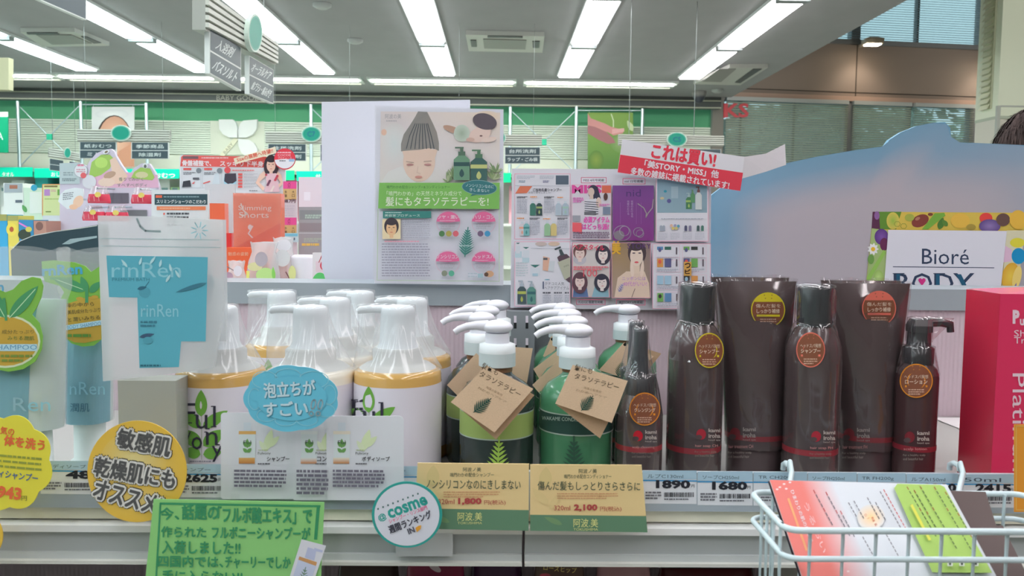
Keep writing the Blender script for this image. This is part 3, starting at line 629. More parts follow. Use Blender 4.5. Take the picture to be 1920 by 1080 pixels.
price(1205, 882, 1306, 944, '1890', 'ルプC130ml', 'price label reading 1890 right of the second tan card', 1262)
price(1308, 884, 1411, 947, '1680', 'ソープCH250ml', 'price label reading 1680 under the first tall black bottle', 1368)
price(1413, 885, 1513, 948, '', 'TR CH200g', 'price label with hidden price left of the leaflet corner')
price(1515, 886, 1606, 948, '', 'ソープFH250ml', 'price label behind the leaflet, first of three, under the second black bottle')
price(1608, 887, 1698, 949, '', 'TR FH200g', 'price label behind the leaflet under the second black tube')
price(1700, 888, 1796, 950, '2310', 'ルプA150ml', 'price label reading 2310 half hidden by the leaflet', 1762)
price(1798, 889, 1903, 951, '2415', '50ml', 'price label reading 2415 under the pink box', 1862)
# ================================================================ BOTTLES AND TUBES ON THE SHELF
def prof(uc, Y, pts, z0=None):          # (radius px, v px) -> (radius m, z m)
    o = [] if z0 is None else [(px(pts[0][0], Y), z0)]
    return o + [(px(r, Y), P(uc, v, Y).z) for r, v in pts]
def xat(uc, Y): return P(uc, 700, Y).x
def dome_film(m, x, y, zt, zb, rt, rb, tip=0, n=66, seed=0, dr=-1, pw=1.7, mt='film', tipw=.5, amp=.035):
    R = random.Random(seed); ph = [R.uniform(0, 6.28) for _ in range(4)]; rs = []; N = 14
    for i in range(N + 1):
        t = i / N; ring = []
        for k in range(n):
            q = 2 * math.pi * k / n; d = (q - (math.pi if dr < 0 else 0) + math.pi) % (2 * math.pi) - math.pi
            r0 = max(rt, tip * math.exp(-(d / tipw) ** 2)) if tip else rt
            r = r0 + (rb - r0) * t ** pw if rb > r0 else r0 + (rb - r0) * t
            w = 4 * t * (1 - t); r *= 1 + amp * w * (math.sin(9 * q + ph[0]) + .7 * math.sin(14 * q + ph[1] + 2 * t)) + .006 * math.sin(23 * q + ph[2])
            ring.append((x + r * math.cos(q), y + r * math.sin(q), zt + (zb - zt) * t))
        rs.append(ring)
    top = [(x + (p[0] - x) * .6, y + (p[1] - y) * .6, zt + .0015) for p in rs[0]]
    m.rings([top] + rs, (1, 1, 1, 1), cap=(False, False), m=mt); return m
# ---- white foam pump bottles with a green leaf label
def foam_bottle(lab, uc, Y, liquid, pr, seed, top=572):
    x = xat(uc, Y); r = thing('foam_pump_bottle', lab, 'bottle', (x, Y, ZS), 'foam pump bottles'); k = lambda n: px(n, Y)
    z = lambda v: P(uc, v, Y).z; d = top - 572
    m = MB('liquid'); lab_t = z(713)
    m.lathe(x, Y, [(k(78), ZS), (k(82), ZS + .004), (k(82), z(700)), (k(80), z(692)), (k(72), z(688))], [liquid] * 5, 48); m.build('body', r)
    m = MB('paper'); m.lathe(x, Y, [(k(82.6), ZS + .014), (k(82.6), lab_t)], C(196, 192, 200), 48, cap=(False, False))
    if pr is not None:
        c = Cyl(x, Y, k(82.6)); m.on(c, 3e-4); du, dv = pr; lf, ink = C(98, 150, 62), C(46, 44, 58); A = lambda u, v: (u + du, v + dv)
        for a, b, w in (((377, 781), (377, 731), 23), ((376, 802), (341, 770), 22), ((380, 802), (427, 770), 22), ((376, 836), (341, 806), 26), ((381, 836), (420, 806), 26), ((376, 852), (344, 845), 22), ((381, 852), (416, 847), 22)): m.leaf(A(*a), A(*b), w, lf)
        m.line([A(378, 780), A(378, 862)], .8, C(120, 130, 110))
        for t, u, v, w, h in (('F', 356, 775, 20, 38), ('u', 378, 791, 22, 26), ('l', 402, 781, 5, 40), ('V', 350, 820, 16, 22), ('o', 369, 831, 20, 24), ('n', 397, 822, 22, 24), ('y', 407, 851, 20, 30)):
            m.T(t, u + du, v + dv, w, h, ink)
            if t in 'Fl': m.rect(u + du - w / 2 - 4, v + dv + h / 2 - 2, u + du + 4, v + dv + h / 2, ink); m.rect(u + du - w / 2 - 4, v + dv - h / 2, u + du + 1, v + dv - h / 2 + 2, ink)
            if t in 'un': m.rect(u + du - w / 2 - 3, v + dv - h / 2 - 1, u + du - w / 2 + 3, v + dv - h / 2 + 1, ink); m.rect(u + du + w / 2 - 4, v + dv + h / 2 - 1, u + du + w / 2 + 4, v + dv + h / 2 + 1, ink)
        m.greek(A(356, 0)[0], 863 + dv, A(398, 0)[0], 867 + dv, 1, C(120, 120, 130))
    m.build('label', r)
    w = C(216, 222, 226); m = MB('plastic'); m.lathe(x, Y, [(k(72), z(688)), (k(60), z(680)), (k(47), z(676)), (k(47), z(655)), (k(42), z(650))], C(170, 172, 170), 40); m.build('collar', r)
    m = MB('plastic'); m.lathe(x, Y, [(k(40), z(652)), (k(34), z(640 + d)), (k(32), z(590 + d)), (k(31), z(579 + d)), (k(27), z(574 + d)), (k(14), z(572 + d))], w, 36)
    zt = z(580 + d); m.tube([(x - k(20), Y, zt), (x - k(52), Y, zt), (x - k(70), Y, zt - k(1.5)), (x - k(76), Y, zt - k(5))], [k(8), k(7.5), k(7), k(5)], w, 12); m.build('pump_head', r)
    m = MB('film'); dome_film(m, x, Y, z(571.3 + d), z(689), k(33), k(83.6), k(78), seed=seed); m.build('film_wrap', r)
    return r
gold, milk = C(186, 148, 84), C(206, 202, 190)
fa = foam_bottle('amber foam pump bottle with leafy label, leftmost of the front row', 415, .835, gold, (0, 0), 1)
fb = foam_bottle('milky foam pump bottle behind the blue speech bubble card', 583, .83, milk, (168, -2), 2)
fc = foam_bottle('amber foam pump bottle with white front, beside the dark pump bottles', 746, .83, gold, (314, -7), 3)
dup(fb, (.006, .092, 0), 'milky foam pump bottle second in line behind the blue bubble card'); dup(fb, (.018, .187, 0), 'milky foam pump bottle last in line behind the blue bubble card')
dup(fc, (.004, .094, 0), 'amber foam pump bottle second in line, right shoulder showing by the dark pump bottles')
dup(fa, (-.012 + .025, .184, 0), 'amber foam pump bottle at the back beside the blue sachets')
# ---- dark and green pump bottles with kraft tags
kr, krd = C(196, 170, 142), C(176, 148, 120)
def kraft(parent, Y, front, back=None, txt=None, fern=None, hole=None, tilt=0):
    mp = Pl(P(front[0][0], front[0][1], Y), (tilt, -1, .12), 4e-5); m = MB('kraft')
    if back: m.slab(Pl(mp.p + Vector((0, .004, 0)), (tilt, -1, .05)), back, .0006, krd)
    m.slab(mp, front, .0006, kr)
    if hole: m.ell(*hole, 3.4, 3, C(30, 28, 26), 12)
    ink = C(96, 84, 70)
    if txt:
        u, v, s, a = txt; c, q = math.cos(math.radians(a)), math.sin(math.radians(a)); f = lambda x, y: (u + x * c + y * q, v - x * q + y * c)
        m.T('髪にも', *f(-24 * s, -9 * s), 34 * s, 11 * s, ink, a); m.T('タラソテラピー', *f(6 * s, 7 * s), 86 * s, 11 * s, ink, a)
        m.T('海藻の髪専用', *f(2 * s, 24 * s), 34 * s, 4.5 * s, C(150, 128, 104), a); m.T('わかめヘアケア', *f(2 * s, 32 * s), 60 * s, 4.5 * s, C(150, 128, 104), a)
    if fern: m.fern(*fern, C(48, 78, 68), 8)
    m.build('tag', parent)
def pump_bottle(lab, uc, Y, body, band, lines, vh, leafc, leaf, txt=None):
    x = xat(uc, Y); r = thing('pump_bottle', lab, 'bottle', (x, Y, ZS), 'pump bottles with kraft tags'); k = lambda n: px(n, Y); z = lambda v: P(uc, v, Y).z; e = vh - 600
    m = MB('gloss'); p = [(k(66), ZS), (k(70), ZS + .005), (k(70), z(748)), (k(67), z(733)), (k(56), z(718)), (k(38), z(707)), (k(29), z(700)), (k(27), z(694))]
    m.lathe(x, Y, p, [body] * 8, 48); m.build('body', r)
    m = MB('paper'); zb1, zb0 = z(lines[0]), z(lines[1]); m.lathe(x, Y, [(k(70.4), zb0), (k(70.4), zb1)], band, 48, cap=(False, False))
    for q in (zb0, zb1): m.lathe(x, Y, [(k(70.6), q - .0006), (k(70.6), q + .0006)], C(150, 165, 155), 48, cap=(False, False))
    m.on(Cyl(x, Y, k(70.4)), 3e-4); m.fern(*leaf, leafc, 8)
    if txt: m.T(*txt)
    m.build('label', r)
    m = MB('plastic'); m.lathe(x, Y, [(k(29), z(695)), (k(29), z(684))], C(120, 88, 66), 32); m.build('neck_ring', r)
    cl = C(176, 188, 190); m = MB('frost'); m = MB('plastic'); n = 72
    m.rings([[(x + k(34 + .8 * (j % 2)) * math.cos(2 * math.pi * j / n), Y + k(34 + .8 * (j % 2)) * math.sin(2 * math.pi * j / n), zz) for j in range(n)] for zz in (z(685 + e * .5), z(660 + e))], cl)
    m.lathe(x, Y, [(k(34.5), z(660 + e)), (k(34), z(645 + e)), (k(26), z(642 + e))], C(206, 212, 214), 36); m.build('collar', r)
    w = C(214, 214, 222); m = MB('plastic'); m.lathe(x, Y, [(k(23), z(644 + e)), (k(23), z(624 + e))], w, 30)
    zc_ = z(613 + e); m.blob(x, Y, zc_, k(29), k(26), k(13.5), w, 28)
    m.tube([(x - k(18), Y - .001, zc_ + k(2)), (x - k(40), Y - .002, zc_ + k(3)), (x - k(58), Y - .003, zc_ + k(1)), (x - k(72), Y - .004, zc_ - k(4)), (x - k(80), Y - .004, zc_ - k(10))], [k(11), k(8.5), k(7), k(6.5), k(6)], w, 14); m.build('pump_head', r)
    return r
dk, gn = C(44, 54, 52), C(64, 116, 84)
pa = pump_bottle('dark pump bottle with light green band, frontmost, big kraft tag with writing', 932, .82, dk, C(140, 160, 92), (764, 808), 600, C(150, 184, 82), ((932, 905), (936, 820), 52))
kraft(pa, .765, [(912, 685), (845, 754), (927, 811), (1000, 729)], [(858, 762), (930, 824), (1002, 741), (985, 730)], (936, 711, 1, -28), ((888, 773), (921, 747), 30), (918, 693))
pg = pump_bottle('green pump bottle with dark band, frontmost, kraft tag with writing', 1082, .82, gn, C(40, 66, 60), (764, 800), 607, C(44, 78, 62), ((1076, 905), (1076, 818), 52), ('WAKAME CONDITIONER', 1062, 786, 92, 7, C(160, 180, 170), -3))
kraft(pg, .765, [(1074, 684), (1041, 757), (1147, 793), (1177, 714)], [(1043, 759), (1125, 822), (1141, 791), (1120, 770)], (1115, 707, 1, -15), ((1090, 770), (1112, 742), 30), (1082, 692))
row = (('second', -.0175, .076), ('third', -.0127, .15), ('fourth', -.0015, .224))
rb = []
for (w, dx, dy) in row: rb.append(dup(pa, (dx, dy, 0), 'dark pump bottle %s in line behind the frontmost dark one' % w, ('tag',)))
for (w, dy) in (('second', .076), ('third', .15), ('fourth', .224)): rb.append(dup(pg, (.003, dy, 0), 'green pump bottle %s in line behind the frontmost green one' % w, ('tag',)))
g5 = dup(pg, (.081, .214, 0), 'green pump bottle standing apart behind the small black spray bottles', ('tag',))
kraft(rb[0], .868, [(893, 662), (838, 722), (858, 742), (922, 690)], None, None, None, (905, 668))
kraft(rb[1], .942, [(955, 650), (946, 720), (988, 718), (999, 653)], None)
WLOC_TXT = MB('kraft').on(YP(.9415), 4e-4); WLOC_TXT.T('ピー', 978, 672, 18, 8, C(96, 84, 70)); WLOC_TXT.build('tag_print', rb[1])
kraft(rb[3], .868, [(1050, 672), (998, 722), (1010, 736), (1056, 704)], None)
kraft(rb[4], .942, [(1048, 655), (1000, 692), (1012, 712), (1052, 688)], None)
kraft(rb[5], 1.018, [(1034, 630), (1018, 668), (1036, 674), (1050, 640)], None, None, None, (1036, 636))
kraft(g5, .99, [(1170, 642), (1123, 694), (1180, 712), (1226, 668)], [(1215, 655), (1240, 663), (1205, 706), (1190, 690)], None, ((1158, 706), (1168, 678), 22), (1172, 646))
# ---- black hair care range with round stickers
blk = C(76, 62, 63); red = C(150, 40, 52); cw = C(168, 156, 150); brn = C(122, 74, 54)
def brand(m, u, v, s=1, rd=red, ct=cw, band=True, name='hair soap', wline=True):
    m.ell(u - 13 * s, v + 8 * s, 10 * s, 11 * s, rd, 20); m.ell(u - 18 * s, v + 14 * s, 7 * s, 5 * s, blk, 14)
    m.T('kami', u + 14 * s, v, 24 * s, 7.5 * s, ct, bold=.03); m.T('iroha', u + 14 * s, v + 11 * s, 24 * s, 9 * s, ct, bold=.03); m.T('head spa', u + 14 * s, v + 20 * s, 24 * s, 4.5 * s, ct)
    m.T(name, u - 2 * s, v + 32 * s, 46 * s, 6.5 * s, C(190, 130, 130)); m.T('For a healthy scalp', u - 4 * s, v + 44 * s, 44 * s, 5 * s, C(130, 118, 112)); m.T('and beautiful hair', u - 6 * s, v + 51 * s, 40 * s, 5 * s, C(130, 118, 112))
def sticker(m, u, v, a, b, col, big, mid, ang=0):
    tx = C(214, 190, 170); m.ell(u, v, a, b, col, 36); m.ell(u, v, a * .94, b * .94, brn, 36); m.poly([(u + a * .94 * math.cos(math.radians(q)), v - b * .94 * math.sin(math.radians(q))) for q in range(30, 151, 8)], col)
    m.poly([(u - a * .79, v - b * .52), (u - a * .79, v - b * .46), (u + a * .79, v - b * .46), (u + a * .79, v - b * .52)], col)
    for x, y in ((-.22, -.84), (.22, -.84), (-.16, -.66), (.2, -.66)): m.ell(u + x * a, v + y * b, 1.3, 1.3, mixc(col, brn, .6), 8)
    m.T(mid, u, v - b * .24, a * 1.45, b * .22, tx); m.T(big, u, v + b * .06, a * 1.35, b * .25, tx, bold=.02); m.rect(u - a * .68, v + b * .26, u + a * .68, v + b * .38, col)
    m.greek(u - a * .48, v + b * .46, u + a * .48, v + b * .84, 3, C(196, 160, 140), .45)
yl, pk, og = C(196, 178, 44), C(212, 108, 92), C(208, 130, 40)
def tall_bottle(lab, uc, Y, dv, colr, name, seed):
    x = xat(uc, Y); r = thing('shampoo_bottle', lab, 'bottle', (x, Y, ZS), 'tall black bottles'); k = lambda n: px(n, Y); z = lambda v: P(uc, v + dv, Y).z
    m = MB('gloss'); m.lathe(x, Y, [(k(48), ZS), (k(51), ZS + .004), (k(51), z(660)), (k(50), z(645)), (k(45), z(628)), (k(37), z(614)), (k(31), z(606))], [blk] * 7, 44); m.build('body', r)
    m = MB('paper'); q = z(834); m.lathe(x, Y, [(k(51.4), q - .0028), (k(51.4), q + .0028)], red, 44, cap=(False, False)); m.on(Cyl(x, Y, k(51.6)), 3e-4); brand(m, uc + 30 - (uc - 937) * .02, 807 + dv, .92, name=name)
    m.build('label', r)
    m = MB('gloss'); m.lathe(x, Y, [(k(33), z(606)), (k(33), z(537)), (k(31), z(533)), (k(14), z(531))], C(42, 44, 48), 36); m.build('cap', r)
    m = MB('smoke_film'); dome_film(m, x, Y, z(530), z(600), k(35.5), k(37), 0, seed=seed, mt='smoke_film'); dome_film(m, x, Y, z(600), z(672), k(36), k(52.4), 0, seed=seed + 3, pw=.75, mt='smoke_film', amp=.07); m.lathe(x, Y, [(k(52.2), z(672)), (k(52.2), ZS + .004)], (1, 1, 1, 1), 40, cap=(False, False), m='smoke_film'); m.build('film_wrap', r)
    m = MB('paper'); m.on(Cyl(x, Y, k(53.2)), 2e-4); c = colr[0]; su, sv = colr[1]; sticker(m, su, sv, 27, 33, c, 'シャンプー', 'ヘッドスパ発想'); m.build('sticker', r)
tall_bottle('tall black bottle with yellow round sticker on its right shoulder', 1304, .83, 0, (yl, (1330, 657)), 'hair soap CH', 21)
tall_bottle('tall black bottle with coral round sticker between two black tubes', 1524, .82, 4, (pk, (1520, 656)), 'hair soap FH', 22)
def loft_tube(lab, u0, u1, b0, b1, Y, vt, colr, su, sv, name, seed, bu):
    uc = (b0 + b1) / 2; x = xat(uc, Y); r = thing('treatment_tube', lab, 'tube', (x, Y, ZS), 'black squeeze tubes'); zt = P(uc, vt, Y).z; n = 44
    xt = P((u0 + u1) / 2, vt, Y).x; at = px((u1 - u0) / 2, Y); ab = px((b1 - b0) / 2, Y); bb = ab * .78
    def ring(t, g=0):
        a = ab + (at - ab) * t ** 1.5 + g; b = bb * (1 - t ** 2.2) + .0015 + g; cx = x + (xt - x) * t; z = ZS + .03 + (zt - ZS - .03) * t
        return [(cx + a * math.cos(2 * math.pi * i / n), Y + b * math.sin(2 * math.pi * i / n), z) for i in range(n)]
    m = MB('gloss'); m.rings([ring(i / 16) for i in range(17)], blk); m.build('body', r)
    m = MB('gloss'); m.lathe(x, Y, [(ab * .92, ZS), (ab * .97, ZS + .003), (ab * .97, ZS + .0295)], C(72, 60, 62), 40, .78); m.build('cap', r)
    m = MB('paper'); ez = ZS + .0415; t = (ez - ZS - .03) / (zt - ZS - .03); a = ab + (at - ab) * t ** 1.5 + 3e-4; b = bb * (1 - t ** 2.2) + .0018
    m.rings([[(x + (xt - x) * t + a * math.cos(2 * math.pi * i / n), Y + b * math.sin(2 * math.pi * i / n), q) for i in range(n)] for q in (ez - .0026, ez + .0026)], C(128, 40, 48), cap=(False, False))
    m.on(Cyl(x, Y, a + .0004, b + .0009), 2e-4); bu and brand(m, *bu, 1, C(120, 38, 46), C(150, 138, 134), name=name); m.build('label', r)
    m = MB('smoke_film'); R = random.Random(seed); rr = []
    for i in range(15):
        q = ring(i / 14, .0012); rr.append([(p[0], p[1] - (.0016 * abs(math.sin(i * .9 + j * .5)) if p[1] < Y else 0), p[2] + R.uniform(-1, 1) * .0008) for j, p in enumerate(q)])
    m.rings(rr, (1, 1, 1, 1), cap=(False, False))
    fl = [(xt - at * 1.12, Y - .0012, zt - .001)]; e = []
    for j in range(25): q = j / 24; e.append((xt + at * 1.03 * (2 * q - 1), Y - .0015 + .003 * math.sin(q * 31), zt + .0025 + .0012 * math.sin(q * 17 + seed)))
    f = [(xt + at * (2 * j / 24 - 1), Y - .001, zt - .001) for j in range(25)]; m.rings([f, e], (1, 1, 1, 1), close=False); m.build('film_wrap', r)
    m = MB('paper'); tt = (P(su, sv, Y).z - ZS - .03) / (zt - ZS - .03); yb = Y - (bb * (1 - tt ** 2.2) + .0047); m.on(Pl((x, yb, P(su, sv, yb).z), (0, -1, -.12)), 3e-4); sticker(m, su, sv, 32, 33, colr, 'しっかり補修', '傷んだ髪を'); m.build('sticker', r)
loft_tube('black squeeze tube with yellow round sticker beside the first tall bottle', 1343, 1494, 1364, 1478, .852, 527, yl, 1440, 581, 'hair treatment CH', 5, (1391, 805))
loft_tube('black squeeze tube with coral round sticker left of the small pump bottle', 1550, 1708, 1578, 1686, .85, 531, pk, 1648, 578, 'hair treatment FH', 6, (1605, 806))
loft_tube('black squeeze tube standing behind the yellow stickered tube', 1332, 1480, 1364, 1470, .945, 520, yl, 1432, 570, 'hair treatment CH', 7, None)
loft_tube('black squeeze tube standing behind the coral stickered tube', 1538, 1690, 1560, 1670, .95, 526, pk, 1636, 574, 'hair treatment FH', 8, None)
def spray(lab, uc, Y, dv, st, seed):
    x = xat(uc, Y); r = thing('spray_bottle', lab, 'bottle', (x, Y, ZS), 'small black spray bottles'); k = lambda n: px(n, Y); z = lambda v: P(uc, v + dv, Y).z
    m = MB('gloss'); m.lathe(x, Y, [(k(41), ZS), (k(44), ZS + .004), (k(44), z(800)), (k(42), z(770)), (k(34), z(750)), (k(28), z(738))], [blk] * 6, 36); m.build('body', r)
    m = MB('plastic'); m.lathe(x, Y, [(k(28), z(739)), (k(27), z(705)), (k(22), z(700))], C(46, 46, 50), 32); m.build('collar', r)
    m = MB('gloss'); m.lathe(x, Y, [(k(16), z(702)), (k(14), z(660)), (k(13.5), z(622)), (k(12), z(616)), (k(5), z(614))], C(58, 60, 66), 28); m.build('nozzle_cap', r)
    m = MB('smoke_film'); dome_film(m, x, Y, z(613), z(702), k(15.5), k(30), 0, 48, seed, pw=2.4, mt='smoke_film'); dome_film(m, x, Y, z(702), z(775), k(30), k(45), 0, 48, seed + 1, pw=1.3, mt='smoke_film', amp=.08); m.lathe(x, Y, [(k(45), z(775)), (k(45), ZS + .004)], (1, 1, 1, 1), 36, cap=(False, False)); m.build('film_wrap', r)
    m = MB('paper'); q = z(833); m.lathe(x, Y, [(k(44.4), q - .0025), (k(44.4), q + .0025)], C(160, 36, 46), 36, cap=(False, False)); m.on(Cyl(x, Y, k(44.6)), 3e-4); brand(m, uc + 8, 810 + dv, .9, C(176, 30, 44), name='scalp cleansing'); m.build('label', r)
    if st: m = MB('paper'); m.on(Cyl(x, Y, k(46.2)), 2e-4); sticker(m, 1209, 767, 29, 31, og, 'クレンジング', 'ヘッドスパ発想'); m.build('sticker', r)
spray('small black spray bottle with orange round sticker, front one', 1200, .80, 0, True, 31)
spray('small black spray bottle peeking out behind the front spray bottle', 1191, .90, -12, False, 34)
# pump bottle at the end of the black range
uc, Y = 1720, .825; x = xat(uc, Y); k = lambda n: px(n, Y); z = lambda v: P(uc, v, Y).z
r = thing('lotion_bottle', 'small black lotion pump bottle with orange sticker beside the pink box', 'bottle', (x, Y, ZS))
m = MB('gloss'); m.lathe(x, Y, [(k(36), ZS), (k(38.5), ZS + .004), (k(38.5), z(705)), (k(36), z(692)), (k(28), z(684)), (k(26), z(680))], [C(64, 44, 46)] * 6, 36); m.build('body', r)
m = MB('gloss'); m.lathe(x, Y, [(k(28), z(680)), (k(28), z(652)), (k(22), z(647)), (k(21), z(622))], C(40, 38, 42), 32); m.build('collar', r)
m = MB('gloss'); m.rings([[(x + k(a), Y + k(b), z(v)) for a, b in ((-19, -16), (18, -16), (18, 16), (-19, 16))] for v in (622, 610)] + [[(x + k(a), Y + k(b), z(v)) for a, b in ((-14, -12), (18, -12), (18, 12), (-14, 12))] for v in (598,)], C(52, 50, 54), smooth=False)
m.tube([(x + k(8), Y, z(605)), (x + k(40), Y, z(604)), (x + k(58), Y, z(608)), (x + k(60), Y, z(622))], [k(9), k(8.5), k(8), k(6.5)], C(52, 50, 54), 12); m.build('pump_head', r)
m = MB('smoke_film'); dome_film(m, x, Y, z(596), z(640), k(22), k(24), k(66), 48, 41, dr=1, mt='smoke_film', tipw=.35); dome_film(m, x, Y, z(648), z(700), k(29.5), k(39.4), 0, 48, 42, mt='smoke_film'); m.build('film_wrap', r)
m = MB('paper'); q = z(834); m.lathe(x, Y, [(k(38.9), q - .0026), (k(38.9), q + .0026)], C(120, 36, 46), 36, cap=(False, False)); m.on(Cyl(x, Y, k(39.1)), 3e-4); brand(m, uc - 2, 812, .95, C(110, 34, 42), name='scalp lotion'); m.build('label', r)
m = MB('paper'); m.on(Cyl(x, Y, k(40.2)), 2e-4); sticker(m, 1718, 714, 31, 32, og, 'ローション', 'ヘッドスパ発想'); m.build('sticker', r)
# ---- pink carton and orange card at the right edge
bx0 = P(1868, 700, .785).x; zt1 = P(1868, 551, .785).z; pk1 = C(196, 48, 86)
m = MB('gloss'); m.box(bx0, bx0 + .085, .785, .843, ZS, zt1, pk1); m.add([(bx0 - 1e-4, .785, ZS), (bx0 - 1e-4, .843, ZS), (bx0 - 1e-4, .843, zt1), (bx0 - 1e-4, .785, zt1)], [(0, 1, 2, 3)], C(176, 34, 60))
m.m = 'paper'; m.on(YP(.785), 2e-4); wt = C(214, 190, 200)
m.T('P', 1905, 594, 13, 26, wt, bold=.06); m.T('u', 1916, 604, 8, 12, wt, bold=.03); m.T('Sha', 1917, 625, 32, 12, wt); m.T('Tre', 1916, 638, 30, 12, wt); m.T('Platinum', 1910, 800, 200, 24, wt, ang=-90)
r = m.build('carton', None, 'tall pink carton at the right edge with white vertical lettering', 'box')
m = MB('gloss'); m.add([(bx0, .785, zt1), (bx0 + .085, .785, zt1), (bx0 + .085, .843, zt1 + .004), (bx0, .843, zt1 + .0005)], [(0, 1, 2, 3)], C(206, 84, 116)); m.build('flap', r)
card('shelf_card', 'orange card standing at the right frame edge before the pink carton', 'card', YP(.70), R4(1902, 796, 1962, 960), .0008, C(206, 138, 50), lambda m: m.frame(1905, 799, 1958, 956, 2, C(214, 170, 90)))
# white leaflet and red mat on the shelf beside the last bottle
m = MB('paper'); a = P(1755, 822, 1.10); a2 = P(1845, 822, 1.10); m.add([(a.x, 1.112, ZS + .001), (a2.x, 1.112, ZS + .001), (a2.x - .02, .84, ZS + .001), (a.x + .01, .93, ZS + .001)], [(0, 1, 2, 3)], C(200, 196, 196)); m.add([(a.x, 1.112, ZS + .0002), (a2.x, 1.112, ZS + .0002), (a2.x - .02, .84, ZS + .0002), (a.x + .01, .93, ZS + .0002)], [(3, 2, 1, 0)], C(200, 196, 196))
m.build('shelf_leaflet', None, 'white sheet lying on the shelf between lotion bottle and pink carton', 'leaflet')
m = MB('gloss'); a = P(1742, 870, .79); m.box(a.x - .02, a.x + .07, .752, .83, ZS, ZS + .0012, C(140, 46, 58)); m.build('shelf_mat', None, 'dark red mat on the shelf beside the lotion bottle', 'mat')
# ---- pale blue tubes in film at the left, with leaf shaped tags
teal, wtube = C(96, 152, 166), C(176, 192, 190)
def leaf_tube(lab, cx, w, vt, vcap, Y, panel, captop, seed):
    x = xat(cx, Y); zt = P(cx, vt, Y).z; zb = P(cx, vcap, Y).z; a = px(w / 2, Y); r = thing('cleanser_tube', lab, 'tube', (x, Y, ZS), 'pale blue tubes in clear film'); n = 40
    def ring(t, g=0):
        q = 1 - t; b = .019 * (1 - t ** 2.4) + .002 + g; aa = a * (.84 + .16 * t) + g; return [(x + aa * math.copysign(abs(math.cos(s)) ** .7, math.cos(s)), Y + b * math.sin(s), zb + (zt - zb) * t) for s in [2 * math.pi * i / n for i in range(n)]]
    m = MB('plastic'); rs = [ring(i / 14) for i in range(15)]; v = [p for q in rs for p in q]; P0, P1 = panel
    m.rings(rs, wtube)
    for i in range(14):
        for j in range(n):
            p = rs[i][j]; q = rs[i][(j + 1) % n]
            if j >= n // 2 and P0 <= ((p[0] + q[0]) / 2 - x) / a <= P1:
                f = [rs[i][j], rs[i][(j + 1) % n], rs[i + 1][(j + 1) % n], rs[i + 1][j]]; m.add([(s[0], s[1] - 4e-4, s[2]) for s in f], [(0, 1, 2, 3)], teal)
    m.build('body', r)
    m = MB('plastic'); m.lathe(x, Y, [(a * .68, ZS), (a * .74, ZS + .002), (a * .74, ZS + .006), (a * .62, ZS + .008), (a * .6, zb - .004), (a * .5, zb)], C(206, 216, 214), 36, .6 if a > .025 else 1); m.build('cap', r)
    m = MB('film'); R = random.Random(seed); rr = [ring(i / 14, .0015) for i in range(15)]; ztf = P(cx, captop, Y).z
    for j in range(1, 6): rr.append([(x + (p[0] - x) * (1.0 + .04 * math.sin(j + i * .4)), Y + (p[1] - Y) * (1 - j * .15) * .8, zt + (ztf - zt) * j / 5 + .0025 * math.sin(i * .7 + seed)) for i, p in enumerate(ring(1, .004))])
    m.rings(rr, (1, 1, 1, 1), cap=(False, False)); m.build('film_wrap', r); return r
def leaf_tag(parent, Y, draw, outline):
    m = MB('paper'); m.slab(YP(Y), outline, .0008, C(116, 166, 72)); draw(m); m.build('leaf_tag', parent)
lt1 = leaf_tube('pale blue tube in clear film at the left frame edge with leaf tag', 40, 176, 560, 800, .80, (-1, .42), 466, 1)
lt2 = leaf_tube('narrower pale blue tube standing on its white cap with leaf tag', 166, 92, 560, 788, .868, (-.95, .9), 468, 2)
orr, lbl, dg = C(178, 146, 62), C(170, 202, 214), C(70, 136, 92)
def dl1(m):
    m.ell(10, 640, 66, 50, C(190, 200, 170)); m.ell(10, 640, 62, 46, orr); m.leaf((18, 596), (72, 536), 24, dg, vein=C(180, 210, 170)); m.leaf((10, 596), (-20, 540), 24, dg, vein=C(180, 210, 170)); m.line([(12, 600), (8, 560)], 5, dg)
    m.T('成分たっぷり', 34, 622, 60, 8, C(110, 104, 60)); m.T('みちる潤肌', 40, 634, 50, 8, C(90, 116, 64)); m.rect(-50, 645, 70, 658, lbl); m.T('SHAMPOO', 28, 651, 84, 9, C(90, 140, 170)); m.greek(-10, 663, 64, 680, 2, C(110, 130, 60)); m.T('en', -4, 540, 24, 12, C(90, 150, 180), bold=.03)
leaf_tag(lt1, .773, dl1, [(-50, 510), (-20, 535), (10, 548), (24, 543), (40, 527), (60, 519), (76, 522), (81, 536), (78, 556), (68, 578), (60, 590), (74, 606), (80, 630), (78, 655), (66, 678), (44, 692), (16, 697), (-20, 690), (-50, 676)][::-1])
def dl2(m):
    m.poly([(124, 570), (124, 634), (140, 642), (160, 643), (190, 636), (190, 560), (168, 556), (150, 562)], orr); m.leaf((162, 545), (98, 521), 20, dg, vein=C(180, 210, 170)); m.leaf((164, 547), (152, 518), 14, dg); m.leaf((168, 548), (190, 528), 14, dg); m.line([(163, 566), (163, 536)], 6, dg)
    m.ell(150, 560, 7, 3.5, orr, 14); m.ell(178, 557, 7, 3.5, orr, 14); m.T('rnRen', 117, 506, 76, 20, C(70, 150, 184), ang=3, bold=.03); m.greek(94, 518, 154, 526, 1, C(80, 150, 90))
    m.T('海の中から', 150, 571, 54, 8, C(80, 80, 56), ang=3); m.T('美肌成分たっぷり', 158, 583, 62, 8, C(80, 80, 56), ang=5); m.T('と潤いみちる', 158, 597, 60, 8, C(80, 80, 56), ang=5); m.poly([(124, 610), (124, 619), (191, 609), (191, 600)], lbl); m.T('BODY SHAMPOO', 158, 610, 64, 7, C(90, 140, 170), ang=7); m.greek(126, 624, 188, 634, 1, C(90, 136, 62))
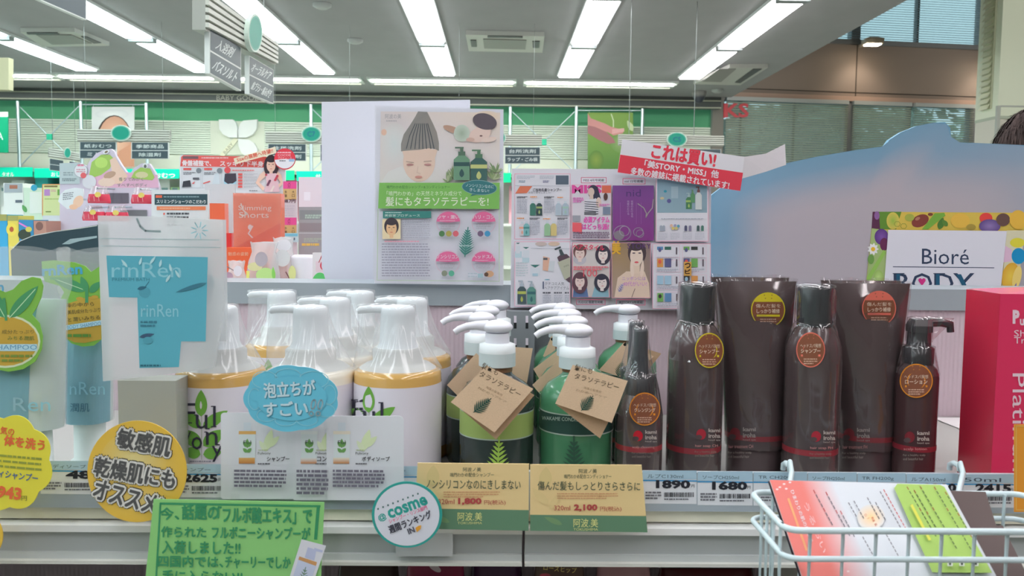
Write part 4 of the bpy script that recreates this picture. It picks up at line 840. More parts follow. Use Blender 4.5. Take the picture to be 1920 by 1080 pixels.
leaf_tag(lt2, .840, dl2, [(78, 490), (100, 488), (140, 492), (160, 499), (171, 510), (186, 500), (188, 520), (190, 560), (191, 636), (176, 648), (154, 650), (134, 644), (124, 634), (124, 574), (110, 568), (120, 548), (112, 536), (84, 528), (79, 510)][::-1])
MB('paper').on(YP(.779), 4e-4).T('Ren', 60, 758, 70, 26, C(126, 172, 184)).build('tube_print', lt1)
m = MB('paper').on(YP(.8455), 4e-4); m.T('nRen', 164, 728, 66, 24, C(126, 172, 184)); m.T('潤肌', 150, 764, 36, 16, C(56, 96, 112)); m.build('tube_print', lt2)
# ---- clear zip sachets with a blue filling, standing in a clear holder
Y = .76
def sachet(lab, Yp, out, blue, prints, th=.006):
    r = thing('bath_salt_sachet', lab, 'sachet', P(sum(p[0] for p in out) / len(out), max(p[1] for p in out), Yp), 'clear zip sachets'); mp = YP(Yp)
    m = MB('frost'); m.slab(mp, out, th, (.8, .85, .86, 1)); m.build('clear_bag', r)
    m = MB('gloss'); m.on(mp, 6e-4); m.poly(blue, C(86, 160, 178)); prints(m); m.build('blue_panel', r); return r
def ds1(m):
    t = C(130, 184, 196); m.T('rinRen', 275, 506, 130, 28, t); m.T('PREMIUM BATH', 246, 524, 70, 6, C(60, 116, 134)); m.ell(272, 548, 11, 10, C(78, 146, 164), 16); m.leaf((258, 542), (276, 538), 7, C(52, 100, 120), 5); m.line([(270, 542), (280, 528)], 1.4, C(52, 100, 120))
    m.T('rinRen', 300, 582, 70, 24, t); m.greek(264, 600, 296, 614, 2, C(60, 116, 134)); m.leaf((262, 632), (290, 626), 8, C(60, 84, 110), 6); m.ell(278, 638, 9, 7, C(78, 146, 164), 14); m.greek(264, 682, 322, 688, 1, C(50, 100, 116)); m.leaf((388, 530), (330, 548), 8, C(60, 112, 130), 6)
    for u, v, a in ((240, 492, 30), (262, 488, -35), (282, 486, 20), (300, 492, -60), (322, 500, 50), (338, 512, -40), (312, 520, 40)): m.leaf((u, v + 9), (u + 12 * math.sin(a), v - 6), 5, C(176, 214, 220), 5)
    z_ = C(150, 168, 170)
    for v in (447, 461): m.line([(190, v), (412, v + 3)], 1.6, z_)
    m.line([(258, 410), (264, 424), (274, 433), (302, 434)], 4, C(130, 146, 148))
    for i in range(9): q = i * .7; m.line([(375 + 6 * math.cos(q), 432 + 6 * math.sin(q)), (375 + 16 * math.cos(q), 432 + 16 * math.sin(q))], 1.6, C(120, 172, 180))
sa = sachet('big clear zip sachet with blue panel, frontmost, hanging slot at its top', .772, [(183, 404), (193, 715), (330, 700), (400, 690), (420, 560), (418, 413), (300, 406)], [(200, 479), (205, 557), (258, 558), (262, 690), (336, 688), (340, 640), (386, 640), (390, 482)], ds1)
def ds2(m): m.leaf((396, 545), (396, 512), 12, C(40, 130, 150), 7); m.greek(390, 548, 400, 572, 4, C(90, 100, 110))
sachet('clear zip sachet with water drop print, half hidden behind the frontmost one', .79, [(330, 408), (336, 640), (424, 640), (420, 412)], [(336, 483), (338, 636), (382, 636), (380, 483)], ds2)
a, b = P(212, 705, .768), P(338, 705, .768); m = MB('clear')
for bx in ((a.x, b.x, .764, .766, ZS, a.z), (a.x, a.x + .002, .766, .80, ZS, a.z - .002), (b.x - .002, b.x, .766, .80, ZS, a.z - .002), (a.x, b.x, .80, .802, ZS, a.z + .01), (a.x + .002, b.x - .002, .766, .80, ZS, ZS + .002)): m.box(*bx, (.8, .8, .8, 1))
m.build('acrylic_holder', None, 'clear acrylic holder under the blue sachets', 'holder')
m = MB('paper'); m.box(a.x + .004, b.x - .004, .768, .798, ZS + .003, a.z - .004, C(150, 152, 144)); m.build('sachet_stack', None, 'pale packets filling the clear acrylic holder below the blue sachets', 'packet')
KK[0] = .64
# ================================================================ PRICE CARDS, BADGES AND POSTERS AT THE SHELF
ink = C(44, 42, 50); white = C(200, 200, 208)
def clip(parent, u, v, Y, v2):         # clear clip that holds a card on the label rail
    a, b = P(u, v, Y), P(u, v2, YF - .0085); m = MB('clear'); m.rings([[(a.x - .004, Y + .0012, a.z), (a.x + .004, Y + .0012, a.z)], [(b.x - .004, YF - .0075, b.z), (b.x + .004, YF - .0075, b.z)], [(b.x - .004, YF - .0075, b.z - .006), (b.x + .004, YF - .0075, b.z - .006)]], (.8, .8, .8, 1), close=False); m.build('clip', parent)
# three product cards slotted in the rail
fan = .7355
def prod(name_ja, u0, u1, v0, v1, Y, bu, tu, th_, yen, lab, cap, rad=6):
    def dr(m):
        pl = C(196, 204, 206); m.leaf((tu - 4, 845), (tu + 8, 805), 16, C(196, 208, 170)); m.leaf((tu, 838), (tu + 22, 818), 12, C(196, 208, 170)); m.leaf((tu - 2, 846), (tu - 16, 826), 10, C(200, 210, 180))
        m.rect(bu - 7, 792, bu + 7, 808, C(190, 198, 206)); m.rect(bu - 15, 808, bu + 15, 866, pl); m.rect(bu - 16, 808, bu + 16, 814, cap); m.rect(bu - 16, 858, bu + 14, 869, (cap, C(170, 110, 60)))
        for a, b in (((bu, 840), (bu, 822)), ((bu, 838), (bu - 8, 828)), ((bu, 838), (bu + 8, 828)), ((bu, 848), (bu - 8, 840)), ((bu, 848), (bu + 8, 840))): m.leaf(a, b, 7, C(96, 140, 80), 5)
        m.T('Ful', bu, 829, 14, 7, C(60, 64, 70)); m.greek(tu - 17, 842, tu + 4, 845, 1, C(150, 160, 120)); m.T('Fulvony', tu - 6, 850, 24, 6, C(60, 60, 60)); m.T(name_ja, tu + 20 if len(name_ja) > 3 else tu - 6, 860, th_, 9, ink, bold=.02); m.greek(tu - 18, 867, tu + 12, 871, 1, C(80, 80, 88))
    return card('product_card', lab, 'card', YP(Y), RR(u0, v0, u1, v1, rad), .0006, C(198, 200, 206), dr, group='product cards in the shelf rail')
prod('シャンプー', 414, 556, 774, 936, .7371 - .004, 464, 502, 42, '', 'white product card with amber bottle, under the blue speech bubble', C(190, 150, 90))
prod('コン', 548, 628, 782, 938, .7371 - .0055, 580, 610, 18, '', 'white product card with milky bottle, middle of three', C(196, 200, 200))
prod('ボディソープ', 612, 757, 780, 938, .7371 - .007, 641, 685, 52, '', 'white product card with pale bottle, beside the first tan card', C(206, 200, 186), 9)
def dg(m):
    for u0, u1, n in ((439, 540, 5), (556, 616, 6), (624, 724, 5)): m.greek(u0, 879, u1, 914 if n == 5 else 928, n, C(96, 92, 106), .6, -.6)
m = MB('clear'); m.slab(YP(.7275), [(404, 872), (404, 940), (784, 945), (784, 876)], .0008, (.8, .8, .82, 1)); m.m = 'paper'; dg(m)
m.build('label_strip', None, 'clear strip with small print across the three white product cards', 'label strip')
# blue speech bubble
def db(m):
    bl, lt = C(120, 184, 202), C(190, 212, 220)
    for cu, cv, a, b in ((497, 712, 24, 16), (540, 705, 24, 14), (588, 712, 28, 16), (618, 740, 12, 18), (612, 770, 16, 12), (576, 786, 20, 12), (536, 788, 20, 10), (500, 778, 18, 12), (478, 748, 12, 20)): m.ring(cu, cv, a, b, 1.4, C(136, 194, 208), 20)
    m.ell(547, 747, 66, 42, C(90, 164, 186))
    for o, c in ((1.4, C(60, 120, 142)), (0, lt)): m.T('泡立ちが', 543 + o, 729 + o, 96, 28, c, ang=4, bold=.03 if o == 0 else .05); m.T('すごい', 536 + o, 766 + o, 82, 27, c, ang=2, bold=.03 if o == 0 else .05)
    for u in (588, 601): m.ring(u, 758, 4, 9, 2.4, lt, 16, -12); m.ring(u - 4, 775, 4, 4, 2.2, lt, 12)
r = card('speech_bubble_card', 'blue cloud shaped card with white handwriting before the foam bottles', 'card', YP(.712), cloud(546, 747, 90, 63, 9, .045, 110), .0008, C(90, 164, 186), db, back=C(200, 204, 208)); clip(r, 545, 800, .712, 900)
# yellow round badge
def dy(m):
    m.ell(257, 884, 93, 95, (C(210, 182, 100), C(196, 160, 62)), 48); m.ell(250, 866, 62, 56, (C(214, 200, 140), C(204, 172, 84)), 36); m.ell(262, 936, 52, 26, (C(216, 196, 124), C(198, 162, 66)), 32)
    L = (('敏感肌', 271, 829, 100, 40, -11), ('乾燥肌にも', 254, 886, 152, 40, -10), ('オススメ!', 241, 931, 128, 40, -15))
    for b, c in ((.17, C(60, 56, 50)), (.13, C(214, 212, 206)), (.035, C(74, 74, 74))):
        for t, u, v, w, h, a in L: m.T(t, u, v, w, h * .9, c, a, b)
r = card('round_badge', 'yellow round badge with bold outlined writing on the shelf edge', 'badge', YP(.706), EL(257, 884, 93, 95, 64), .001, C(198, 162, 66), dy, 'gloss'); clip(r, 260, 900, .706, 910)
r = card('round_badge', 'yellow badge sliver at the left frame edge below the shelf', 'badge', YP(.706), EL(-40, 1005, 45, 48), .001, C(196, 160, 62)); clip(r, -40, 970, .706, 945)
# yellow cloud tag
def dc(m):
    rd, bl = C(206, 100, 60), C(56, 84, 130); m.T('気の', 14, 808, 26, 14, rd, -8, .03); m.T('体を洗う', 46, 830, 76, 20, rd, -8, .04); m.greek(-30, 846, 84, 876, 3, C(130, 136, 60), .4, -5); m.T('ボディシャンプー', 22, 890, 100, 15, bl, -8, .02); m.T('943', 18, 924, 46, 24, rd, -6, .04); m.T('円', 46, 934, 10, 9, C(90, 90, 50))
r = card('cloud_price_tag', 'yellow cloud shaped tag with red handwriting at the left frame edge', 'price tag', YP(.706), cloud(12, 868, 88, 92, 8, .10, 110, .3), .0008, C(196, 186, 62), dc); clip(r, 20, 860, .706, 900)
# green handwritten card in a clear sleeve
gd = C(44, 128, 84)
def dgc(m):
    m.line([(292, 1100), (301, 944)], 3.5, gd); m.line([(301, 944), (600, 949)], 4, gd); m.line([(592, 1010), (597, 949)], 6, gd)
    for t, u, v, w, h in (('今、', 318, 963, 36, 22), ('話題の', 376, 960, 68, 28), ('「フルボ酸エキス」で', 497, 966, 176, 30), ('作られた', 345, 997, 84, 20), ('フルボニーシャンプーが', 490, 999, 184, 23), ('入荷しました!!', 378, 1026, 146, 24), ('四国内では、', 358, 1052, 122, 21), ('チャーリーでしか', 484, 1054, 122, 22), ('手に入らない!!', 380, 1080, 150, 22)): m.T(t, u, v, w, h, gd, -.8, .035)
    q = [(566, 1010), (540, 1092), (585, 1100), (612, 1022)]; m.poly(q, C(196, 196, 204)); m.poly([(578, 1025), (572, 1044), (590, 1050), (594, 1030)], C(160, 165, 190)); m.poly([(590, 1026), (606, 1031), (605, 1035), (590, 1032)], C(160, 165, 190)); m.poly([(562, 1042), (560, 1048), (593, 1060), (595, 1053)], C(176, 130, 84)); m.poly([(560, 1048), (547, 1090), (580, 1100), (593, 1060)], C(170, 176, 196)); m.fern((566, 1095), (574, 1062), 20, C(90, 120, 100), 5)
r = card('handwritten_card', 'bright green handwritten card in clear sleeve under the shelf edge', 'card', YP(.700), [(288, 936), (270, 1110), (600, 1122), (608, 942)], .0008, C(124, 180, 108), dgc)
m = MB('clear'); m.slab(YP(.6985), [(286, 934), (268, 1112), (604, 1124), (616, 943)], .0003, (.8, .8, .8, 1)); m.build('clear_sleeve', r); clip(r, 440, 940, .700, 925)
# white disc
tg = C(44, 136, 128)
def dd(m):
    m.ell(763, 965, 61, 58, C(206, 208, 218), 48); m.T('@', 717, 970, 16, 15, tg, 21, .03); m.T('cosme', 764, 951, 78, 18, tg, 21, .035)
    for i in range(9): a = math.radians(21); m.ell(709 + i * 10 * math.cos(a), 957 - i * 10 * math.sin(a) - 3, 1.7, 2, C(70, 100, 100), 8)
    m.T('シャンプー・リンス部門', 765, 964, 76, 8, C(206, 70, 120), 21, .01); m.T('週間ランキング', 769, 978, 84, 15, C(52, 52, 64), 21, .03); m.T('IN', 771, 994, 13, 11, C(64, 64, 76), 21, .03); m.poly([(779, 989), (782, 997), (789, 991), (790, 984), (785, 985)], C(224, 160, 60))
r = card('round_badge', 'white disc with teal rim and ranking text beside the first tan card', 'badge', YP(.704), EL(763, 965, 66, 62, 60), .001, tg, dd); clip(r, 770, 940, .704, 915)
# two tan price cards
def tan(lab, pts, Y, lines, price_, split, cx, lw):
    t, g, og_ = C(200, 176, 128), C(84, 116, 92), C(70, 80, 66); (x0, y0), (x1, y1), (x2, y2), (x3, y3) = pts
    def dr(m):
        f = (split - y0) / (y1 - y0); m.poly([(x0 + (x1 - x0) * f, split), (x1, y1), (x2, y2), (x3 + (x2 - x3) * f, y3 + (y2 - y3) * f)], g)
        m.leaf((x0 + 28, y0 + 42), (x0 + 30, y0 + 4), 24, C(188, 168, 118)); m.leaf((x0 + 34, y0 + 76), (x0 + 4, y0 + 44), 16, C(192, 170, 122)); m.leaf((x0 + 36, y0 + 84), (x0 + 58, y0 + 52), 14, C(192, 170, 122)); m.leaf((x0 + 60, y1 - 12), (x0 + 26, y1 - 26), 10, C(100, 128, 92))
        m.T(lines[0], cx, y0 + 12, 34, 8, og_); m.T(lines[1], cx, y0 + 22, lw * .46, 8, og_); m.T(lines[2], cx + 2, y0 + 40, lw, 17, og_, -.5, .005)
        m.greek(cx - lw * .3, y0 + 52, cx + lw * .3, y0 + 65, 3, C(176, 128, 96), .35); rd = C(150, 62, 62)
        m.T('320ml', cx - 48, split - 13, 30, 9, rd); m.T(price_, cx - 4, split - 13, 44, 14, rd, bold=.045); m.T('円(税込)', cx + 43, split - 11, 40, 10, rd)
        m.T('阿波.美', cx - 4, split + 15, 46, 16, C(196, 196, 130)); m.T('TOKUSHIMA', cx - 4, split + 27, 46, 4.5, C(190, 190, 130))
    r = card('tan_price_card', lab, 'price card', YP(Y), pts, .0012, t, dr, group='tan and green price cards'); clip(r, cx, y0 + 30, Y, 905)
tan('tan price card reading 1,800 in front of the dark pump bottle', [(783, 868), (776, 991), (991, 995), (992, 870)], .716, ('阿波ノ美', '鳴門わかめ配合シャンプー', 'ノンシリコンなのにきしまない'), '1,800', 953, 885, 178)
tan('tan price card reading 2,100 in front of the green pump bottle', [(994, 871), (994, 995), (1214, 998), (1203, 872)], .716, ('阿波ノ美', '鳴門わかめ配合コンディショナー', '傷んだ髪もしっとりさらさらに'), '2,100', 965, 1102, 192)
KK[0] = .72
# ---- wire basket with leaflets
wc = C(176, 190, 194); yb, yf = .606, .528; xl = (1420 - 937) / F * .611; xr_ = .385
zt = P(1700, 996, yf).z; zm = P(1700, 1049, yf).z; zbt = zm - .062
r = thing('wire_basket', 'pale blue wire leaflet basket hooked on the shelf rail', 'basket', (.29, .566, zbt)); rad = .0017
def loop(z, rr):
    c = .010; pts = []
    for x, y, a in ((xl + c, yf + c, 180), (xr_ - c, yf + c, 270), (xr_ - c, yb - c, 0), (xl + c, yb - c, 90)):
        for i in range(6): t = math.radians(a + 18 * i); pts.append((x + c * math.cos(t), y + c * math.sin(t), z))
    return pts + [pts[0], pts[1]]
for z, rr, nm in ((zt, .0021, 'rim_wire'), (zm, .0019, 'middle_wire'), (zbt, .0017, 'bottom_wire')): m = MB('plastic'); m.tube(loop(z, rr), rr, wc, 10); m.build(nm, r)
i = 0; x = xl + .016
while x < xr_ - .005: m = MB('plastic'); m.tube([(x, yf + .0018, zt), (x, yf + .0018, zbt - .001), (x, yb - .0018, zbt - .001), (x, yb - .0018, zt)], .0013, wc, 8); m.build('upright_wire', r); x += .0212
for yy in (yf + .016, yf + .030, yf + .044, yf + .056):
    m = MB('plastic'); m.tube([(xl + .0018, yy, zt), (xl + .0018, yy, zbt - .003), (xr_ - .0018, yy, zbt - .003), (xr_ - .0018, yy, zt)], .0013, wc, 8); m.build('cross_wire', r)
for u in (1480, 1799):
    x = P(u, 885, YF - .012).x; z = P(u, 874, YF - .012).z; m = MB('plastic'); x2 = min(max(x * .83, xl + .012), xr_ - .012)
    m.tube([(x2, yb, zm), (x2, yb + .008, zm - .002), (x, YF - .018, zm - .002), (x, YF - .0125, zm + .006), (x, YF - .0125, z - .004), (x, YF - .0105, z), (x, YF - .002, z), (x, YF + .004, z - .003), (x, YF + .0045, z - .008)], .0024, wc, 10); m.build('hook', r)
pa_, pb_, pc_ = P(1443, 900, .598), P(1775, 908, .598), P(1505, 1085, .5335); LN = (pb_ - pa_).cross(pc_ - pa_); LN = LN if LN.y < 0 else -LN
LP = Pl(pa_, LN, 3e-5)
KK[0] = 1.0
def dl(m):
    rd = C(220, 120, 112); m.poly([(1443, 900), (1505, 1086), (1566, 1086), (1500, 902)], rd, None); l = m.up()
    m.add([LP(*p, l) for p in ((1500, 902), (1566, 1086), (1640, 1086), (1560, 903))], [(0, 1, 2, 3)], [rd, rd, C(206, 208, 214), C(206, 208, 214)])
    for u, v in ((1462, 914), (1470, 908), (1457, 918), (1474, 917), (1481, 905), (1590, 1072)): m.ell(u, v, 2.6, 1.6, C(226, 206, 206), 10)
    m.line([(1478, 936), (1512, 1032)], 4, C(226, 160, 110))
    m.T('ひまわりの肌の乾燥に', 1503, 968, 104, 7, C(226, 214, 218), -69, .02); m.T('うるおい', 1528, 990, 100, 9, C(228, 190, 190), -69)
    for u, v, n in ((1525, 920, 8), (1548, 924, 10), (1575, 960, 6)):
        for k in range(n): m.line([(u + k * 4.6, v + k * 8.5), (u + k * 4.6 + 3, v + k * 8.5 + 6)], 1.6, C(90, 90, 100) if k % 4 else C(180, 60, 60))
    m.ell(1632, 972, 26, 24, (C(236, 196, 140), C(210, 208, 206)), 30)
    for t, u, v in (('O', 1622, 968), ('I', 1627, 974), ('乾燥', 1636, 976), ('肌', 1641, 986)): m.T(t, u, v, None, 4.5, C(190, 80, 60), -65)
    for u, v, n in ((1590, 945, 4), (1600, 942, 5), (1625, 936, 6), (1640, 945, 5), (1616, 1010, 5), (1660, 1006, 6), (1655, 922, 12), (1648, 926, 10)):
        for k in range(n): m.line([(u + k * 3.9, v + k * 7), (u + k * 3.9 + 2.4, v + k * 7 + 4.6)], 1.6, C(96, 92, 100) if u != 1655 else C(190, 70, 70))
    gp = [(1674, 920), (1680, 912), (1760, 914), (1768, 918), (1857, 1079), (1745, 1078)]; m.poly(gp, C(160, 192, 98))
    for u, v, n in ((1698, 918, 12), (1711, 925, 10), (1722, 918, 15), (1748, 920, 15), (1768, 930, 12), (1703, 955, 8)):
        for k in range(n): m.line([(u + k * 4.6, v + k * 8), (u + k * 4.6 + 3, v + k * 8 + 5)], 1.7, C(74, 92, 56) if k % 5 else C(150, 80, 50))
    m.line([(1705, 956), (1738, 1020)], 5, C(206, 204, 80))
    for u in (1776, 1798, 1824): m.rect(u - 5, 1062, u + 5, 1070, C(206, 210, 200)); m.rect(u - 2, 1064, u + 2, 1068, C(60, 70, 60))
card('leaflet', 'white, coral and green leaflet lying open in the wire basket', 'leaflet', LP, [(1443, 900), (1505, 1086), (1872, 1087), (1775, 908)], .0006, C(206, 210, 216), dl)
card('leaflet', 'brown backed leaflet under the open one in the wire basket', 'leaflet', Pl(pa_ - LN.normalized() * .003, LN), [(1560, 906), (1630, 1084), (1930, 1086), (1880, 985), (1868, 985), (1848, 922), (1782, 920), (1776, 910)], .0006, C(92, 78, 76))
card('leaflet', 'dark leaflet edge showing beneath the coral end of the open leaflet', 'leaflet', Pl(pa_ - LN.normalized() * .002, LN), [(1440, 902), (1500, 1084), (1590, 1084), (1520, 903)], .0006, C(60, 50, 58))
KK[0] = .78
# ---- big hair care poster in its clear stand, taped to the ledge front
PY = 1.112; PP = YP(PY)
def dposter(m):
    hair, skn = C(122, 122, 120), C(214, 188, 172)
    m.poly([(714, 209), (712, 343), (936, 344), (938, 211)], [C(206, 196, 196), C(206, 200, 196), C(210, 204, 206), C(214, 198, 186)]); m.ell(740, 270, 26, 40, (C(200, 206, 206), C(206, 200, 198))); m.ell(720, 248, 5, 6, C(216, 180, 160))
    m.ell(912, 218, 26, 10, (C(224, 196, 164), C(214, 198, 186))); m.ell(892, 264, 40, 14, (C(214, 202, 200), C(208, 198, 196)))
    m.poly([(714, 343), (728, 322), (752, 312), (762, 318), (780, 343)], C(208, 206, 204)); m.poly([(786, 343), (806, 326), (822, 314), (836, 330), (842, 343)], C(206, 200, 198))
    # bowed head with hair drawn up to a point
    m.ell(786, 303, 30, 38, (C(220, 200, 186), skn), 30); m.poly([(753, 280), (757, 292), (764, 316), (774, 330), (786, 340), (799, 330), (810, 314), (817, 292), (821, 280)], skn); m.ell(786, 316, 14, 18, (C(220, 198, 182), skn))
    m.poly([(784, 209), (778, 220), (768, 236), (757, 252), (752, 270), (752, 284), (758, 283), (770, 282), (786, 281), (803, 278), (815, 279), (823, 283), (823, 268), (819, 248), (812, 232), (806, 220), (801, 210)], [mixc(hair, C(150, 140, 134), .3 + .3 * (i % 2)) for i in range(17)])
    for i, x in enumerate((762, 770, 778, 786, 793, 800, 808, 814)): m.line([(x, 279), (x + (790 - x) * .22, 255), (x + (792 - x) * .55, 232)], 1.6, C(74, 78, 84))
    for x in (-17, 16): m.ell(786 + x, 309, 7, 2, C(176, 128, 124), 14); m.line([(786 + x - 7, 303), (786 + x + 7, 305 if x < 0 else 302)], 1.4, C(170, 146, 134))
    m.ell(785, 332, 7, 2.4, C(198, 140, 130), 14); m.line([(784, 312), (782, 324), (788, 325)], 1, C(200, 172, 158))
    # reclining woman
    m.ell(848, 243, 18, 6, C(176, 142, 124), 16, -20); m.ell(866, 250, 15, 16, (C(150, 166, 146), C(186, 196, 184))); m.ell(900, 252, 22, 14, C(222, 196, 186), 24, 25); m.ell(909, 228, 23, 15, C(92, 82, 90), 24, -15); m.ell(898, 232, 8, 5, C(92, 82, 90)); m.ell(902, 255, 3, 1.5, C(120, 90, 90), 8); m.ell(882, 262, 8, 4, C(196, 164, 152)); m.ell(917, 262, 14, 5, C(222, 200, 190), 20, 10)
    for u, v, n_ in ((840, 330, 14), (850, 322, 12), (924, 325, 16), (930, 312, 12)):
        for i in range(n_): a = random.uniform(-1.2, 1.2); m.leaf((u, v + 12), (u + 14 * math.sin(a) + random.uniform(-5, 5), v + 12 - random.uniform(10, 26) * math.cos(a)), 3.4, (C(134, 150, 110), C(164, 174, 140), C(112, 134, 98))[i % 3], 4)
    m.jar(866, 276, 338, 30, C(104, 140, 116), C(84, 108, 92), C(58, 84, 84)); m.jar(898, 281, 342, 31, C(66, 96, 92), C(84, 116, 92), C(176, 180, 120))
    m.T('阿波の美', 738, 219, 30, 9, C(150, 146, 150)); m.greek(725, 226, 753, 229, 1, C(160, 156, 160))
    gr_ = C(118, 172, 90); m.poly([(712, 343), (710, 391), (936, 392), (937, 343)], gr_); m.T('鳴門わかめ配合シャンプー&コンディショナー', 785, 351, 118, 6, C(66, 110, 62)); m.T('「鳴門わかめ」の天然ミネラル成分で', 796, 363, 140, 9, C(206, 216, 190)); m.T('髪にもタラソテラピーを!', 820, 378, 192, 17, C(214, 220, 200), bold=.012)
    m.ell(899, 352, 33, 14, C(130, 160, 160), 32, -4); m.ell(899, 352, 32, 13, C(58, 112, 116), 32, -4); m.poly([(886, 364), (882, 368), (894, 365)], C(58, 112, 116)); m.T('ノンシリコンなのに', 900, 349, 52, 6, C(200, 214, 216), -4); m.T('きしまない!', 899, 357, 36, 6, C(200, 214, 216), -4)
    m.line([(710, 392), (708, 525), (936, 527), (936, 392)], .8, C(150, 180, 130))
    tl = C(60, 122, 116); m.rect(719, 396, 809, 409, tl); m.greek(723, 397.5, 764, 400, 1, C(190, 210, 206)); m.T('美容家プロデュース', 755, 404, 66, 5, C(200, 214, 210))
    m.rect(718, 411, 752, 448, (C(214, 196, 160), C(226, 208, 172))); m.head(735, 427, 22, 28, C(216, 176, 136), C(66, 60, 66)); m.greek(756, 411, 808, 447, 9, C(168, 168, 180), .4); m.greek(722, 451, 805, 454, 1, C(214, 150, 168), .7); m.greek(717, 455, 808, 519, 13, C(150, 148, 164), .42)
    for u, v, t1, balls in ((841, 417, 'ツヤ・潤い', (C(76, 116, 76), C(160, 150, 80), C(200, 100, 110))), (907, 417, 'ハリ・コシ', (C(110, 92, 116), C(70, 140, 180))), (840, 491, 'ノンシリコン', (C(130, 136, 120), C(88, 160, 136))), (907, 491, 'ヘッドスパ', ())):
        m.ring(u, v, 22, 22, .8, C(210, 170, 190)); m.ell(u, v, 22, 20, C(206, 100, 142), 20, 0, 5, 175); m.T(t1, u, v - 10, 40, 7, C(224, 206, 216), bold=.02); m.greek(u - 16, v - 4, u + 16, v - 2, 1, C(220, 190, 206)); m.greek(u - 14, v + 3, u + 14, v + 12, 3, C(170, 166, 176), .45)
        for i, c in enumerate(balls): m.ell(u - 12 + 13 * i + (6 if len(balls) == 2 else 0), v + 21, 5.5, 5.5, c, 16)
    m.ell(918, 513, 8, 6, C(190, 150, 120)); m.ell(912, 514, 4, 4, C(90, 70, 60)); m.rect(896, 512, 906, 520, C(150, 176, 184)); m.greek(878, 510, 896, 520, 2, C(170, 180, 190)); m.fern((872, 481), (878, 426), 34, C(66, 122, 116), 10); m.greek(860, 459, 888, 462, 1, C(190, 206, 206), .6)
r = thing('hair_care_poster', 'green and white hair care poster with a bowed woman photo in clear stand', 'poster', P(822, 535, PY))
m = MB('paper'); m.slab(PP, [(704, 200), (702, 531), (944, 535), (944, 205)], .003, C(204, 204, 214)); dposter(m); m.build('poster_print', r)
m = MB('clear'); m.slab(YP(PY - .0025), [(702, 198), (699, 533), (946, 538), (946, 203)], .001, (.8, .8, .8, 1)); m.build('clear_cover', r)
# ---- white backing board behind it, standing on the rear shelf
def dback(m): m.rect(604, 192, 606, 528, C(176, 180, 188))
bk = P(700, 500, 1.24); bx = [(603, 191), (603, 500), (610, 524), (630, 546), (640, vb(640, 1.235, ZB + .0005)), (880, vb(880, 1.235, ZB + .0005)), (881, 187)]
card('backing_board', 'large plain white board behind the hair care poster', 'board', YP(1.235), bx, .012, C(206, 206, 216), None)
